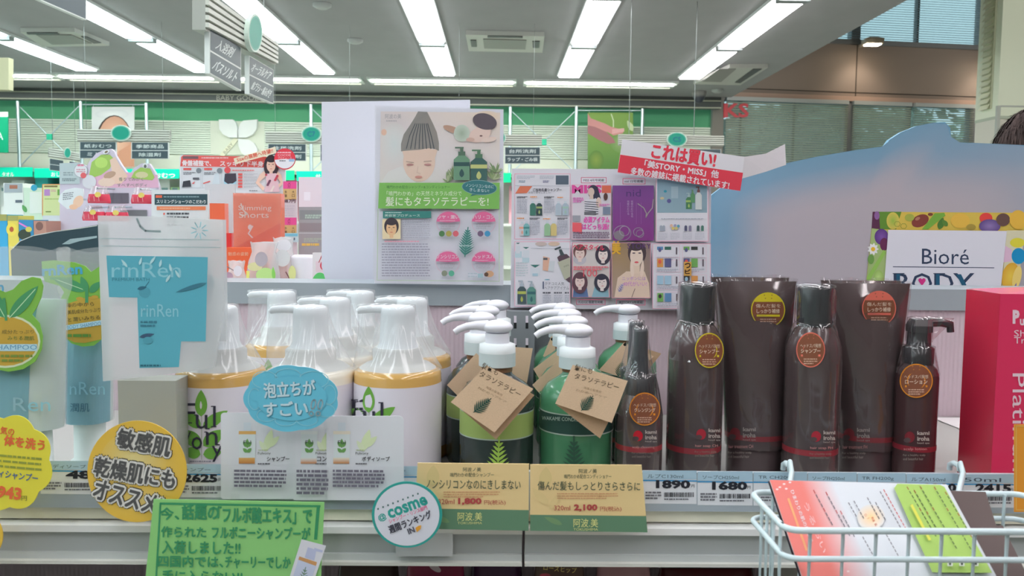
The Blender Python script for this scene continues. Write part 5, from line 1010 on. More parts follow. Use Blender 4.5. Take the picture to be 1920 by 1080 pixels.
# ---- magazine board
def page(m, u0, v0, u1, v1, col=None): m.rect(u0, v0, u1, v1, col or C(204, 202, 210)); m.frame(u0, v0, u1, v1, 1.4, C(214, 170, 186))
def dmag(m):
    pkb = C(196, 84, 120); gry = C(168, 170, 182); tx = C(60, 60, 72)
    page(m, 965, 326, 1069, 448); m.greek(969, 329, 1004, 336, 3, gry); m.greek(1012, 329, 1040, 336, 3, gry); m.rect(1042, 329, 1066, 346, C(86, 98, 112)); m.greek(973, 338, 985, 343, 2, C(90, 120, 140)); m.greek(1018, 338, 1030, 343, 2, C(90, 90, 130)); m.line([(966, 348), (1068, 349)], .7, gry)
    m.poly([(975, 349), (998, 349), (988, 362), (966, 363)], C(206, 116, 90)); m.T('ご当地名産シャンプー', 1026, 356, 54, 6, tx, bold=.02); m.T('お取り寄せしました!', 1012, 361, 42, 4, C(120, 120, 130))
    for u0, v0 in ((969, 368), (1020, 368), (993, 408), (1045, 408)): m.greek(u0, v0, u0 + 20, v0 + 4, 2, tx, .6); m.greek(u0, v0 + 5, u0 + 20, v0 + 32, 9, gry, .5)
    for u, c, b in ((999, C(70, 116, 104), None), (1011, C(60, 76, 80), C(150, 166, 110)), (1047, C(166, 178, 190), None), (1060, C(160, 174, 186), C(150, 180, 170)), (979, C(196, 190, 196), C(206, 150, 130)), (987, C(120, 170, 172), C(70, 130, 130)), (1026, C(140, 176, 140), None), (1038, C(196, 178, 120), None)):
        v0 = 373 if u in (999, 1011, 1047, 1060) else 411; m.jar(u, v0, v0 + 31, 11, c, C(190, 198, 206), b, False)
    for u, v in ((998, 369), (1049, 370), (973, 409), (1022, 410)): m.greek(u - 4, v - 1, u + 10, v + 1.5, 1, C(214, 140, 80), .8)
    # striped fashion cover
    page(m, 1072, 347, 1145, 449, C(202, 196, 204)); m.T('MISS', 1100, 355, 56, 16, C(208, 80, 150), bold=.05); m.rect(1128, 348, 1145, 362, C(206, 104, 84)); m.ell(1112, 360, 10, 13, C(62, 60, 78)); m.poly([(1112, 352), (1120, 350), (1126, 372), (1126, 380), (1118, 376)], C(62, 60, 78)); m.ell(1108, 360, 6, 8, C(204, 182, 172)); m.rect(1105, 366, 1112, 374, C(204, 182, 172))
    m.poly([(1098, 374), (1118, 373), (1126, 384), (1120, 402), (1100, 402), (1094, 390)], C(204, 202, 208)); m.ell(1122, 380, 5, 10, C(206, 184, 174))
    for i in range(6): m.line([(1096, 378 + i * 4.2), (1121, 380 + i * 4.2)], 1.3, C(60, 62, 78))
    m.rect(1095, 397, 1117, 403, C(104, 104, 110)); m.poly([(1094, 403), (1118, 404), (1122, 449), (1090, 449)], C(200, 196, 204)); m.poly([(1073, 417), (1090, 418), (1091, 438), (1073, 434)], C(214, 92, 100)); m.rect(1073, 404, 1088, 415, C(150, 150, 160)); m.greek(1074, 370, 1094, 380, 3, C(206, 120, 180), .7); m.greek(1123, 382, 1143, 387, 2, C(206, 120, 180), .7); m.rect(1130, 388, 1144, 402, C(120, 130, 150)); m.ell(1135, 369, 4, 7, C(90, 66, 62))
    m.T('必須アイテム', 1118, 412, 48, 11, C(208, 90, 166), bold=.05); m.T('はどっち派?', 1116, 425, 50, 11, C(208, 90, 166), bold=.05); m.greek(1074, 434, 1143, 447, 4, C(110, 80, 110), .5)
    # purple cover
    m.rect(1148, 348, 1225, 451, (C(118, 74, 136), C(126, 58, 126))); m.T('nid', 1187, 362, 27, 13, C(84, 58, 110)); m.ring(1166, 437, 16, 14, 1.5, C(150, 140, 160)); m.ell(1160, 441, 10, 9, C(130, 120, 130)); m.ring(1170, 433, 9, 9, 1.4, C(170, 160, 176)); m.ring(1196, 435, 9, 8, 1.4, C(170, 160, 176)); m.ring(1199, 438, 7, 7, 1.2, C(166, 156, 172)); m.line([(1195, 382), (1206, 390), (1211, 400), (1210, 408), (1214, 400), (1222, 390), (1224, 374)], 1.8, C(158, 150, 150))
    for u, n_ in ((1177, 6), (1184, 7)):
        for k in range(n_): m.T('信頼のおける名品'[k], u, 378 + k * 4.6, 4.2, 4, C(176, 150, 186))
    for u in (1162, 1192, 1201): m.line([(u, 380), (u, 420)], .6, C(150, 100, 160))
    # blue still life page
    page(m, 1229, 335, 1326, 452); m.rect(1231, 336, 1324, 399, (C(126, 152, 168), C(136, 160, 172))); m.ell(1246, 359, 3, 2.5, C(60, 140, 160), 12); m.ell(1240, 372, 4, 2.5, C(190, 176, 140), 12); m.ell(1253, 377, 4, 4, C(92, 92, 140), 12); m.rect(1257, 350, 1270, 372, C(152, 172, 182)); m.jar(1290, 362, 392, 11, C(76, 124, 90), C(160, 180, 180), C(150, 180, 100)); m.jar(1308, 350, 393, 12, C(190, 196, 196), C(130, 90, 90)); m.jar(1297, 356, 380, 8, C(92, 140, 100), C(110, 150, 110))
    m.greek(1238, 408, 1320, 412, 1, gry, .4)
    for u, c in ((1238, C(150, 156, 170)), (1243, C(150, 156, 170)), (1284, C(84, 84, 110)), (1292, C(130, 124, 150)), (1307, C(70, 90, 92)), (1315, C(80, 120, 110))): m.jar(u, 419, 433, 5, c, None, None, False)
    for u, v, c in ((1257, 423, C(206, 170, 150)), (1264, 423, C(150, 150, 180)), (1270, 424, C(90, 150, 170)), (1260, 428, C(200, 180, 110)), (1266, 428, C(190, 180, 110))): m.ell(u, v, 2.8, 2.8, c, 10)
    for i in range(4): m.greek(1232 + i * 23, 436, 1250 + i * 23, 449, 5, C(180, 180, 190), .4)
    # cosmetics page
    page(m, 965, 453, 1068, 573); bx_ = C(176, 196, 204)
    for u, v, w, h in ((965, 471, 13, 12), (979, 481, 13, 11)): m.rect(u, v, u + w, v + h, bx_)
    for u, v, w in ((986, 463, 6), (1003, 496, 9), (971, 455, 4)): m.poly([(u - w, v), (u, v + w * .6), (u + w, v)], C(66, 112, 108)); m.rect(u - w, v + 6, u + w, v + 20, C(196, 200, 208))
    m.rect(998, 512, 1008, 517, C(160, 186, 200)); m.greek(967, 490, 990, 518, 6, C(180, 190, 196), .4); m.ell(1014, 457, 11, 4, C(186, 170, 166), 16); m.ell(1038, 457, 11, 4, C(196, 172, 154), 16); m.line([(995, 465), (1068, 466)], .7, gry); m.poly([(1018, 480), (1030, 483), (1027, 508), (1017, 506)], C(206, 164, 144)); m.poly([(1030, 489), (1040, 489), (1037, 510), (1027, 506)], C(190, 194, 200)); m.rect(1018, 483, 1026, 487, C(90, 90, 96))
    m.poly([(1044, 482), (1052, 476), (1062, 476), (1068, 482), (1068, 530), (1060, 524)], C(88, 70, 80)); m.poly([(1045, 491), (1068, 482), (1068, 518), (1058, 524)], C(168, 168, 150)); m.poly([(1047, 468), (1052, 467), (1058, 478), (1050, 479)], C(70, 80, 84)); m.line([(1040, 467), (1050, 463)], 3, C(64, 76, 80)); m.T('aroma', 1061, 498, 10, 3, C(120, 120, 106), 20)
    m.jar(978, 525, 569, 16, C(70, 84, 90), C(160, 170, 180), C(164, 172, 90)); m.jar(996, 526, 569, 16, C(92, 138, 128), C(160, 170, 180), C(60, 100, 104)); m.rect(1017, 527, 1019, 541, C(60, 70, 100)); m.T('クチコミ人気', 1039, 531, 36, 6, C(110, 110, 120)); m.T('ヘアケアアイテム', 1043, 539, 46, 6, C(110, 110, 120)); m.greek(1021, 522, 1034, 525, 1, C(90, 150, 170))
    for u in (1017, 1038, 1058): m.greek(u, 546, u + (16 if u < 1050 else 9), 550, 1, C(90, 90, 100), .7); m.greek(u, 552, u + (16 if u < 1050 else 9), 567, 5, gry, .5)
    # hair style cover with four portraits
    m.rect(1072, 455, 1142, 556, (C(196, 190, 190), C(186, 176, 172))); m.frame(1072, 455, 1142, 556, 1.2, C(206, 120, 150)); m.poly([(1073, 556), (1076, 530), (1088, 522), (1098, 532), (1102, 556)], C(90, 110, 150)); m.poly([(1108, 556), (1114, 536), (1128, 530), (1138, 540), (1140, 556)], C(130, 166, 180)); m.ell(1086, 486, 12, 10, C(176, 172, 180)); m.ell(1130, 492, 12, 12, C(196, 196, 196))
    m.head(1086, 474, 20, 24, C(210, 188, 182), C(112, 80, 80)); m.head(1129, 476, 20, 25, C(214, 198, 194), C(66, 60, 72), .6); m.head(1086, 526, 20, 24, C(208, 186, 182), C(92, 66, 76), 1.1); m.head(1127, 528, 20, 24, C(208, 194, 192), C(58, 56, 70), .4, 8)
    m.T('ヘアスタイル', 1102, 463, 58, 10, C(206, 70, 96), -3, .03); m.T('100', 1105, 511, 26, 14, C(206, 84, 96)); m.greek(1074, 498, 1140, 506, 2, C(206, 110, 120), .7)
    # glamour cover
    m.poly([(1145, 455), (1145, 557), (1216, 558), (1217, 456)], [C(150, 124, 86), C(160, 140, 130), C(150, 130, 120), C(130, 112, 110)]); m.ell(1192, 474, 17, 22, C(74, 62, 66)); m.poly([(1150, 556), (1156, 520), (1172, 508), (1206, 508), (1214, 530), (1216, 558)], C(206, 184, 166)); m.rect(1183, 488, 1197, 512, C(210, 188, 170)); m.ell(1191, 480, 12, 18, C(216, 196, 182)); m.ell(1190, 464, 12, 6, C(74, 62, 66)); m.ell(1186, 474, 3, 1.2, C(80, 70, 80), 8); m.ell(1197, 474, 3, 1.2, C(80, 70, 80), 8); m.ell(1191, 491, 4, 1.6, C(200, 80, 90), 10); m.leaf((1184, 520), (1181, 486), 7, C(216, 196, 182)); m.leaf((1200, 520), (1203, 486), 7, C(214, 192, 178))
    m.T('美', 1153, 464, 16, 24, C(206, 160, 60), 0, .04); m.T('STORY', 1196, 461, 44, 10, C(90, 60, 110)); m.T('ニッポンには', 1186, 521, 44, 7, C(170, 120, 190)); m.T('40代がいい!', 1188, 531, 44, 9, C(190, 120, 190)); m.fern((1158, 546), (1166, 530), 12, C(90, 110, 180), 4); m.frame(1145, 455, 1217, 557, 1, C(206, 150, 170)); m.line([(1182, 556), (1188, 540)], 1, C(100, 80, 80))
    # catalogue page
    page(m, 1221, 457, 1328, 577); cc = (C(90, 130, 170), C(110, 160, 90), C(60, 100, 90), C(200, 140, 80), C(90, 90, 130), C(206, 90, 80), C(150, 180, 200), C(60, 60, 60))
    for i in range(4):
        for j in range(2):
            u0, v0 = 1227 + j * 49, 459 + i * 32 - (13 if i == 0 else 9); v0 = max(v0, 460); m.frame(u0, v0, u0 + 44, v0 + 27, .7, C(214, 186, 198)); m.rect(u0 + 2, v0 + 2, u0 + 13, v0 + 18 - (i == 0) * 10, cc[(i * 3 + j) % 8]); m.rect(u0 + 16, v0 + 2, u0 + 28, v0 + 18 - (i == 0) * 10, cc[(i * 2 + j * 5 + 2) % 8]); m.ell(u0 + 7, v0 + 8, 3, 4, cc[(i + 4) % 8], 10); m.greek(u0 + 2, v0 + 20, u0 + 42, v0 + 27, 2, gry, .5); m.line([(u0 + 38, v0 + 4), (u0 + 38, v0 + 16)], 2.4, C(90, 80, 90))
    m.rect(1278, 490, 1292, 516, C(196, 150, 80)); m.T('つ', 1285, 497, 10, 9, C(40, 30, 30), bold=.05); m.T('ビ', 1285, 508, 10, 8, C(40, 30, 30), bold=.05)
    for t, u0, v0, u1, v1 in (('MISS 4月号掲載', 1088, 334, 1134, 344), ('nid 15号掲載', 1165, 336, 1206, 346), ('FUDGE 春夏号掲載', 1079, 560, 1132, 569), ('美STORY 4号掲載', 1153, 560, 1206, 570)): m.frame(u0, v0, u1, v1, 1.1, C(186, 84, 116)); m.T(t, (u0 + u1) / 2, (v0 + v1) / 2, (u1 - u0) * .84, 5, tx, bold=.015)
r = card('magazine_board', 'white board of magazine covers and pages taped to the ledge', 'board', YP(1.1165), [(960, 316), (957, 577), (1331, 583), (1334, 318)], .0025, C(204, 202, 210), dmag)
# ---- red and white banner with its folded back wing
BP = YP(1.106)
def dban(m):
    rd = C(206, 62, 78); wt = C(216, 206, 212); m.poly([(1163, 290), (1158, 323), (1388, 358), (1393, 324)], rd); A = -8.5
    m.T('これは買い!', 1282, 292, 120, 27, rd, A, .05); m.T('「美STORY・MISS」他', 1278, 317, 140, 14, wt, A, .04); m.T('多数の雑誌に掲載されています!', 1275, 334, 186, 14, wt, A, .03)
r = card('strip_banner', 'red and white slanted strip banner above the magazine board', 'banner', BP, [(1167, 261), (1158, 323), (1388, 358), (1396, 294)], .0008, C(206, 204, 210), dban)
a0, a1 = BP(1396, 294), BP(1391, 335); b0, b1 = P(1472, 270, 1.16), P(1474, 309, 1.16); m = MB('paper'); t = Vector((.0, .0008, 0)); mid0, mid1 = P(1436, 288, 1.125), P(1436, 322, 1.125)
m.rings([[a0, a1, a1 + t, a0 + t], [mid0, mid1, mid1 + t, mid0 + t], [b0, b1, b1 + t, b0 + t]], C(204, 202, 206), smooth=False); m.build('folded_wing', r)
m = MB('clear'); c = BP(1280, 345); m.box(c.x - .01, c.x + .01, 1.1072, 1.1135, c.z - .03, c.z, (.8, .8, .8, 1)); m.build('tape_tab', r)
# ---- big blue arched display board behind the ledge
DY = 1.262
out = [(1326, vb(1326, DY, ZB + .0005)), (1334, 366), (1360, 346), (1400, 327), (1460, 309), (1530, 294), (1600, 282), (1660, 274), (1668, 262), (1690, 248), (1720, 236), (1750, 230), (1772, 229), (1782, 240), (1784, 266), (1850, 269), (1920, 272), (2040, 290), (2060, 400), (2060, vb(2060, DY, ZB + .0005))]
def ddisp(m):
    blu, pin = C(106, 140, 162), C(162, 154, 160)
    def q(u, v, l): return m.mp(u, v, l)
    l = m.up(); n = 40; vs = []; cs = []; fs = []; ctr = (1590, 470)
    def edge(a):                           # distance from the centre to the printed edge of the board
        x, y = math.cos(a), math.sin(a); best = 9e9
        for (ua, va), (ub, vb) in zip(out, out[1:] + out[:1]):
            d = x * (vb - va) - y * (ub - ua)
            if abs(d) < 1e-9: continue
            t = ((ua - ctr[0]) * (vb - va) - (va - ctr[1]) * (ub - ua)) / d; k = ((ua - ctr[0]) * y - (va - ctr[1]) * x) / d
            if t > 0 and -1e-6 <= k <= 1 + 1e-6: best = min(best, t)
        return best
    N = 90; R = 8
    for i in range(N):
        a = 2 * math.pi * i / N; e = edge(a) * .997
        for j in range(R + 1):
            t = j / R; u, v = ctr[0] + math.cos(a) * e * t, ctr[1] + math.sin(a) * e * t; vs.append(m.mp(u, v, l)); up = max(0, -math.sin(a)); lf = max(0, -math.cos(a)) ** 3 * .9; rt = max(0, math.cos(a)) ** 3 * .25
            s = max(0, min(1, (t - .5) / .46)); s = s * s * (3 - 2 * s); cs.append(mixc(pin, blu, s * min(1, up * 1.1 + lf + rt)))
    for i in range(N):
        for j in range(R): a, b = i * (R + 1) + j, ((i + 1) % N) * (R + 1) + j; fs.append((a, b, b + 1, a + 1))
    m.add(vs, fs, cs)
    # fruit bordered sign panel
    y_, g, w = C(196, 170, 76), C(104, 146, 60), C(200, 198, 206); m.poly([(1637, 397), (1622, 548), (1905, 556), (1926, 399)], y_)
    m.poly([(1637, 397), (1634, 430), (1680, 430), (1690, 397)], C(90, 128, 50)); m.poly([(1636, 397), (1648, 397), (1650, 430), (1634, 428)], C(84, 46, 70)); m.ell(1644, 404, 5, 8, C(130, 90, 140), 14)
    m.ell(1674, 414, 12, 16, (C(140, 170, 70), C(196, 176, 84))); m.ring(1682, 420, 6, 5, 1, C(130, 140, 60), 6); m.ring(1694, 424, 6, 5, 1, C(130, 140, 60), 6); m.ell(1725, 414, 17, 11, C(122, 60, 52), 20, 25); m.ell(1720, 410, 5, 3, C(160, 110, 90), 12, 25); m.ell(1744, 402, 5, 3, C(110, 60, 50), 10); m.ell(1705, 408, 9, 7, C(150, 156, 70)); m.poly([(1728, 430), (1752, 400), (1770, 399), (1772, 404), (1740, 430)], C(110, 156, 62)); m.leaf((1760, 430), (1768, 408), 12, C(70, 110, 50)); m.leaf((1776, 424), (1766, 412), 9, C(84, 120, 54))
    m.ell(1800, 414, 18, 14, C(206, 166, 70)); m.ell(1820, 426, 9, 6, C(150, 130, 60)); m.ell(1848, 409, 12, 10, C(204, 66, 62)); m.ell(1855, 424, 20, 13, (C(130, 110, 160), C(90, 70, 120))); m.ell(1880, 412, 13, 12, C(96, 72, 66)); m.ell(1908, 412, 16, 18, C(206, 164, 66))
    m.poly([(1634, 428), (1622, 548), (1658, 549), (1664, 432)], C(150, 170, 110)); m.ell(1652, 444, 13, 15, (C(116, 80, 150), C(86, 54, 116))); m.ell(1657, 458, 8, 12, C(96, 44, 76))
    for k in range(9): a = k * .7; m.leaf((1636, 467), (1636 + 11 * math.cos(a), 467 + 12 * math.sin(a)), 6, C(214, 212, 210), 4)
    m.ell(1636, 467, 4, 4, C(214, 170, 50), 12); m.poly([(1624, 520), (1656, 468), (1660, 474), (1626, 532)], C(136, 176, 84)); m.ell(1632, 486, 6, 9, C(100, 140, 70)); m.ell(1646, 520, 9, 14, (C(170, 196, 120), C(140, 170, 90))); m.leaf((1638, 532), (1630, 544), 7, C(214, 212, 206), 4)
    m.poly([(1886, 432), (1876, 552), (1905, 556), (1920, 432)], C(196, 190, 160)); m.ell(1906, 455, 14, 9, C(200, 190, 60)); m.poly([(1882, 460), (1896, 468), (1894, 490), (1880, 492)], C(200, 166, 186)); m.ell(1908, 480, 13, 15, C(30, 130, 176)); m.ell(1893, 518, 16, 26, (C(210, 180, 70), C(200, 150, 50)), 24, -12); m.ell(1905, 520, 8, 22, C(216, 190, 110), 20, -12); m.poly([(1892, 548), (1904, 530), (1904, 552)], C(110, 90, 150))
    m.poly([(1664, 431), (1655, 552), (1873, 557), (1886, 433)], w); nv = C(48, 60, 84); m.T('Bioré', 1771, 481, 88, 29, nv, -.5); m.line([(1673, 500), (1862, 502)], 1.4, nv); m.T('B', 1689, 531, 30, 38, nv); m.T('O', 1727, 531, 38, 38, nv); m.T('D', 1768, 531, 36, 38, nv); m.T('Y', 1805, 531, 40, 38, nv); m.T('DELI', 1835, 547, 40, 15, nv)
    for u in (1679, 1753): m.rect(u, 512, u + 7, 550, C(36, 84, 110))
    m.poly([(1791, 514), (1800, 514), (1810, 534), (1804, 540)], C(36, 84, 110)); m.rect(1672, 512, 1694, 513.4, nv); m.rect(1748, 512, 1770, 513.4, nv)
    m.ell(1723.5, 525, 3.6, 3.6, C(190, 50, 120), 12); m.ell(1730, 525, 3.6, 3.6, C(190, 50, 120), 12); m.poly([(1720, 526), (1726.8, 536), (1733.6, 526)], C(190, 50, 120))
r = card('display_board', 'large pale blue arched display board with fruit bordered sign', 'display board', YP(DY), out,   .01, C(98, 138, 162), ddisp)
m = MB('paper'); a = P(1400, 560, DY); b = P(2000, 560, DY); m.box(a.x, b.x, DY + .0105, DY + .13, ZB + .0005, ZB + .012, C(150, 160, 170)); m.build('foot', r)
# ================================================================ THE OTHER AISLE'S DISPLAY ON THE REAR SHELF
def B(u, Y): return vb(u, Y, ZB + .0005)
def std(name, lab, cat, Y, u0, u1, v0, th, col, draw=None, group=None, m='paper', top=None):
    pts = (top or [(u0, v0)]) + [(u0, B(u0, Y)), (u1, B(u1, Y))] + ([] if top else [(u1, v0)])
    return card(name, lab, cat, YP(Y), pts, th, col, draw, m, group)
# slimming shorts board
def dsb(m):
    rd, wt = C(206, 92, 88), C(214, 204, 206); m.poly([(338, 312), (340, 294), (344, 291), (500, 294), (500, 314)], rd); m.rect(343, 293, 372, 298, C(110, 90, 96)); m.greek(378, 294, 446, 298, 1, C(226, 190, 190)); m.T('骨盤補整で、', 369, 306, 54, 10, wt, -.6, .05); m.T('スッキリ下半身!', 455, 307, 84, 10, wt, -.6, .04)
    for u in (341, 380): m.frame(u, 315, u + 36, 352, .8, C(180, 184, 188)); m.rect(u + 3, 315, u + 18, 319, rd); m.ell(u + 32, 320, 5, 5, C(120, 128, 134)); m.greek(u + 3, 322, u + 26, 328, 2, C(120, 124, 130))
    m.poly([(342, 351), (344, 340), (357, 338), (359, 350)], C(60, 62, 70)); m.rect(362, 333, 374, 337, C(90, 92, 98)); m.poly([(360, 344), (366, 340), (364, 345)], rd); m.poly([(398, 345), (404, 325), (411, 325), (413, 348)], C(190, 200, 206)); m.line([(382, 344), (394, 340)], 2, rd)
    m.poly([(422, 327), (443, 326), (444, 340), (440, 357), (434, 357), (432, 344), (429, 356), (422, 354), (420, 338)], C(150, 190, 206)); m.poly([(422, 326), (443, 325), (444, 339), (437, 344), (432, 344), (428, 345), (421, 340)], C(66, 62, 72)); m.ell(427, 319, 6, 6, C(206, 84, 88)); m.greek(436, 318, 488, 321, 1, C(206, 120, 120), .7)
    for i in range(5): m.rect(447, 325 + i * 5.8, 455, 329 + i * 5.8, rd); m.greek(458, 325 + i * 5.8, 484, 329 + i * 5.8, 2, C(150, 154, 160), .4)
    m.greek(468, 356, 492, 359, 1, C(110, 110, 116))
    sk_ = C(222, 190, 172); m.poly([(497, 320), (488, 327), (480, 343), (494, 358), (497, 352), (487, 342), (499, 330)], sk_); m.poly([(520, 320), (528, 328), (532, 344), (524, 352), (520, 348), (527, 342), (518, 330)], sk_); m.poly([(497, 320), (520, 319), (521, 328), (498, 329)], sk_); m.head(509, 309, 19, 26, sk_, C(58, 50, 56), 1.0)
    m.poly([(499, 326), (519, 325), (523, 345), (525, 360), (496, 360), (501, 345)], C(206, 176, 184))
    for i in range(16): m.ell(500 + (i * 7) % 22, 328 + (i * 11) % 31, 2.4, 2, (C(176, 70, 84), C(110, 70, 90), C(226, 210, 206))[i % 3], 8)
std('slimming_shorts_board', 'red and white slimming shorts board with a woman in floral top', 'board', 1.56, 337, 532, 291, .006, C(200, 204, 208), dsb, top=[(535, 297), (503, 295), (340, 290), (337, 294)])
def dss(m): m.T('Sizeの展開へ待望!!', 478, 291, 70, 8, C(206, 90, 70), 15, .02)
card('sticker_strip', 'cream slanted strip with red writing on the slimming shorts board', 'sticker', YP(1.552), [(438, 297), (441, 308), (518, 287), (516, 275)], .0015, C(222, 214, 190), dss)
def dsc(m): m.ell(534, 298, 19, 19, C(204, 60, 74), 30); m.ell(534, 298, 19, 18, C(206, 210, 216), 30, 0, 185, 355); m.greek(520, 284, 548, 288, 1, C(230, 190, 196)); m.T('COCOS', 533, 291, 24, 4, C(230, 206, 210)); m.T('プロデュース', 534, 296, 26, 4, C(230, 206, 210)); m.greek(524, 300, 540, 303, 1, C(90, 90, 96)); m.rect(542, 298, 552, 303, C(140, 170, 200))
card('round_sticker', 'red and white round sticker on the corner of the slimming shorts board', 'sticker', YP(1.551), EL(534, 298, 20, 20), .0015, C(190, 56, 70), dsc)
def dws(m):
    m.rect(290, 364, 389, 384, C(52, 76, 82)); m.rect(292, 366, 304, 371, C(206, 100, 74)); m.greek(307, 367, 384, 371, 1, C(120, 146, 150)); m.T('スリミングショーツのこだわり', 340, 378, 92, 7, C(206, 214, 214), -.4, .02); m.rect(294, 387, 386, 394, C(206, 120, 84)); m.greek(300, 389, 380, 392, 1, C(226, 180, 150))
    for i in range(4): m.T('123456'[i], 308, 401 + i * 7, 3, 4, C(200, 100, 90)); m.greek(313, 398 + i * 7, 374 - 9 * (i % 2), 403 + i * 7, 1, C(80, 84, 88), .7)
std('explanation_stand', 'white stand with dark header explaining the slimming shorts', 'stand', 1.46, 284, 391, 356, .006, C(196, 202, 204), dws)
std('white_display_panel', 'plain grey white panel between explanation stand and orange packs', 'panel', 1.50, 384, 440, 345, .006, C(186, 190, 194))
# orange packs and their tray
og1 = C(214, 104, 74)
def dop(m):
    w = C(226, 200, 190); m.T('Slimming', 478, 391, 62, 12, w, 0, .0); m.T('Shorts', 476, 403, 56, 11, w); m.line([(452, 382), (456, 394), (464, 401), (458, 404), (450, 402)], 2.5, w); m.ell(469, 426, 4, 5, C(206, 190, 190)); m.line([(474, 424), (466, 438), (474, 446)], 2.4, C(206, 190, 190))
    m.poly([(437, 466), (526, 462), (526, 418)], C(206, 88, 64))
def pack3(name, lab, Y, u0, u1, v0, d, col, dr, bottom=None, mt='gloss', cat='pack', group=None):
    a, b = P(u0, v0, Y), P(u1, v0, Y); z0 = ZB + .0005 if bottom is None else bottom; m = MB(mt); m.box(a.x, b.x, Y, Y + d, z0, a.z, col); m.on(YP(Y), 3e-4)
    if dr: dr(m)
    return m.build(name, None, lab, cat, group)
r = pack3('shorts_pack', 'orange slimming shorts pack with white writing, the frontmost', 1.37, 437, 527, 362, .022, og1, dop, group='orange shorts packs')
m = MB('film'); a, b = P(436, 361, 1.366), P(528, 470, 1.366); n = 16; R = random.Random(4); rs = []
for i in range(n + 1): rs.append([(a.x + (b.x - a.x) * j / n, 1.366 - .004 * abs(math.sin(j * 1.1 + i * .5)) * (.3 + R.random()), a.z + (b.z - a.z) * i / n) for j in range(n + 1)])
m.rings(rs, (1, 1, 1, 1), close=False); m.build('film_wrap', r)
pack3('shorts_pack', 'orange shorts pack edge behind, left of the frontmost orange pack', 1.42, 393, 421, 381, .02, og1, None, group='orange shorts packs')
pack3('shorts_pack', 'red pack sliver low between the two orange packs', 1.40, 420, 434, 437, .02, C(204, 60, 60), None, group='orange shorts packs')
pack3('display_tray', 'orange tray with white letters before the frontmost orange pack', 1.33, 424, 531, 464, .03, C(220, 96, 60), lambda m: m.T('魅惑の姿勢', 447, 476, 38, 7, C(226, 180, 150)), cat='tray', mt='paper')
# vertical price strip and things right of it
def dps(m):
    for v in (340, 408): m.rect(531, v, 556, v + 14, C(206, 80, 140)); m.T('メ', 542, v + 4, 6, 6, C(120, 50, 70)); m.T('ガ', 542, v + 10, 6, 6, C(120, 50, 70)); m.rect(531, v + 14, 556, v + 34, C(190, 160, 110)); m.T('多', 536, v + 20, 5, 5, C(40, 36, 40)); m.T('大', 550, v + 20, 5, 5, C(40, 36, 40)); m.T('量', 536, v + 27, 5, 5, C(40, 36, 40)); m.T('口', 550, v + 27, 5, 5, C(40, 36, 40))
    m.T('48.7円', 543, 377, 22, 7, C(80, 50, 60), 0, .04); m.greek(534, 384, 553, 406, 5, C(180, 176, 186), .4)
std('price_strip', 'pink and tan vertical price strip right of the orange pack', 'price strip', 1.53, 530, 557, 340, .004, C(196, 190, 196), dps)
card('price_label', 'pale blue price label low on the pink vertical price strip', 'price label', YP(1.523), R4(530, 437, 559, 454), .002, C(176, 204, 210), lambda m: (m.rect(531, 438, 558, 443, C(110, 180, 200)), m.greek(540, 445, 556, 451, 1, C(90, 110, 120), .8)), group='price labels in the shelf rail')
std('white_card', 'pinkish white card beside the left edge of the white backing board', 'card', 1.50, 560, 612, 332, .004, C(200, 192, 200), lambda m: (m.rect(570, 360, 582, 376, C(214, 212, 220)), m.rect(560, 388, 612, 520, C(140, 140, 144)), m.rect(562, 394, 610, 412, C(120, 126, 128)), m.greek(572, 402, 606, 410, 2, C(150, 170, 160), .8), m.rect(562, 418, 610, 434, C(128, 122, 126)), m.line([(560, 437), (612, 437)], 1.2, C(180, 186, 190)), m.greek(570, 446, 606, 454, 2, C(150, 160, 150), .8), m.greek(566, 456, 606, 461, 1, C(200, 170, 90), .9)))
# packets and a jar on the rear shelf just behind the ledge
def packet(lab, Y, u0, u1, v0, cols, dr, lean=.0, seed=1):
    a, b = P(u0, v0, Y), P(u1, v0, Y); cx, w = (a.x + b.x) / 2, (b.x - a.x) / 2; R = random.Random(seed); rs = []; n = 26; h = a.z - ZB - .0005
    for i, (t, k, d) in enumerate(((0, .9, .9), (.12, 1, 1), (.4, 1.02, 1), (.65, .9, .8), (.82, .72, .4), (1, .85, .1))):
        rs.append([(cx + lean * t * w + w * k * math.cos(q) * (1 + .05 * math.sin(5 * q + seed + i)), Y + .016 * d * math.sin(q) * (1 + .12 * math.sin(7 * q + i)), ZB + .0005 + h * t + .002 * math.sin(4 * q + seed) * (t > .5)) for q in [2 * math.pi * j / n for j in range(n)]])
    r = thing('sweet_packet', lab, 'packet', (cx, Y, ZB), 'clear packets on the rear shelf'); m = MB('frost'); m.rings(rs, cols); m.build('clear_bag', r); m = MB('paper'); m.on(YP(Y - .0185), 2e-4); dr(m); m.build('filling', r)
cr = [C(226, 226, 206)] * 6
packet('clear packet with green and cream filling, before the orange tray', 1.285, 462, 523, 455, cr, lambda m: (m.ell(498, 516, 18, 14, C(176, 206, 130)), m.ell(478, 500, 14, 8, C(206, 200, 150)), m.ell(490, 486, 12, 14, C(170, 160, 166)), m.leaf((514, 525), (512, 500), 7, C(130, 190, 90)), m.rect(462, 508, 468, 524, C(220, 220, 120))), .1, 1)
packet('clear packet with white flower top right of the green filled one', 1.31, 510, 556, 446, cr, lambda m: (m.ell(532, 460, 14, 11, C(214, 210, 214)), m.ell(530, 484, 14, 16, C(206, 204, 204)), m.line([(536, 510), (545, 526)], 2.2, C(110, 80, 80)), m.ell(548, 512, 7, 14, C(206, 206, 140))), -.1, 2)
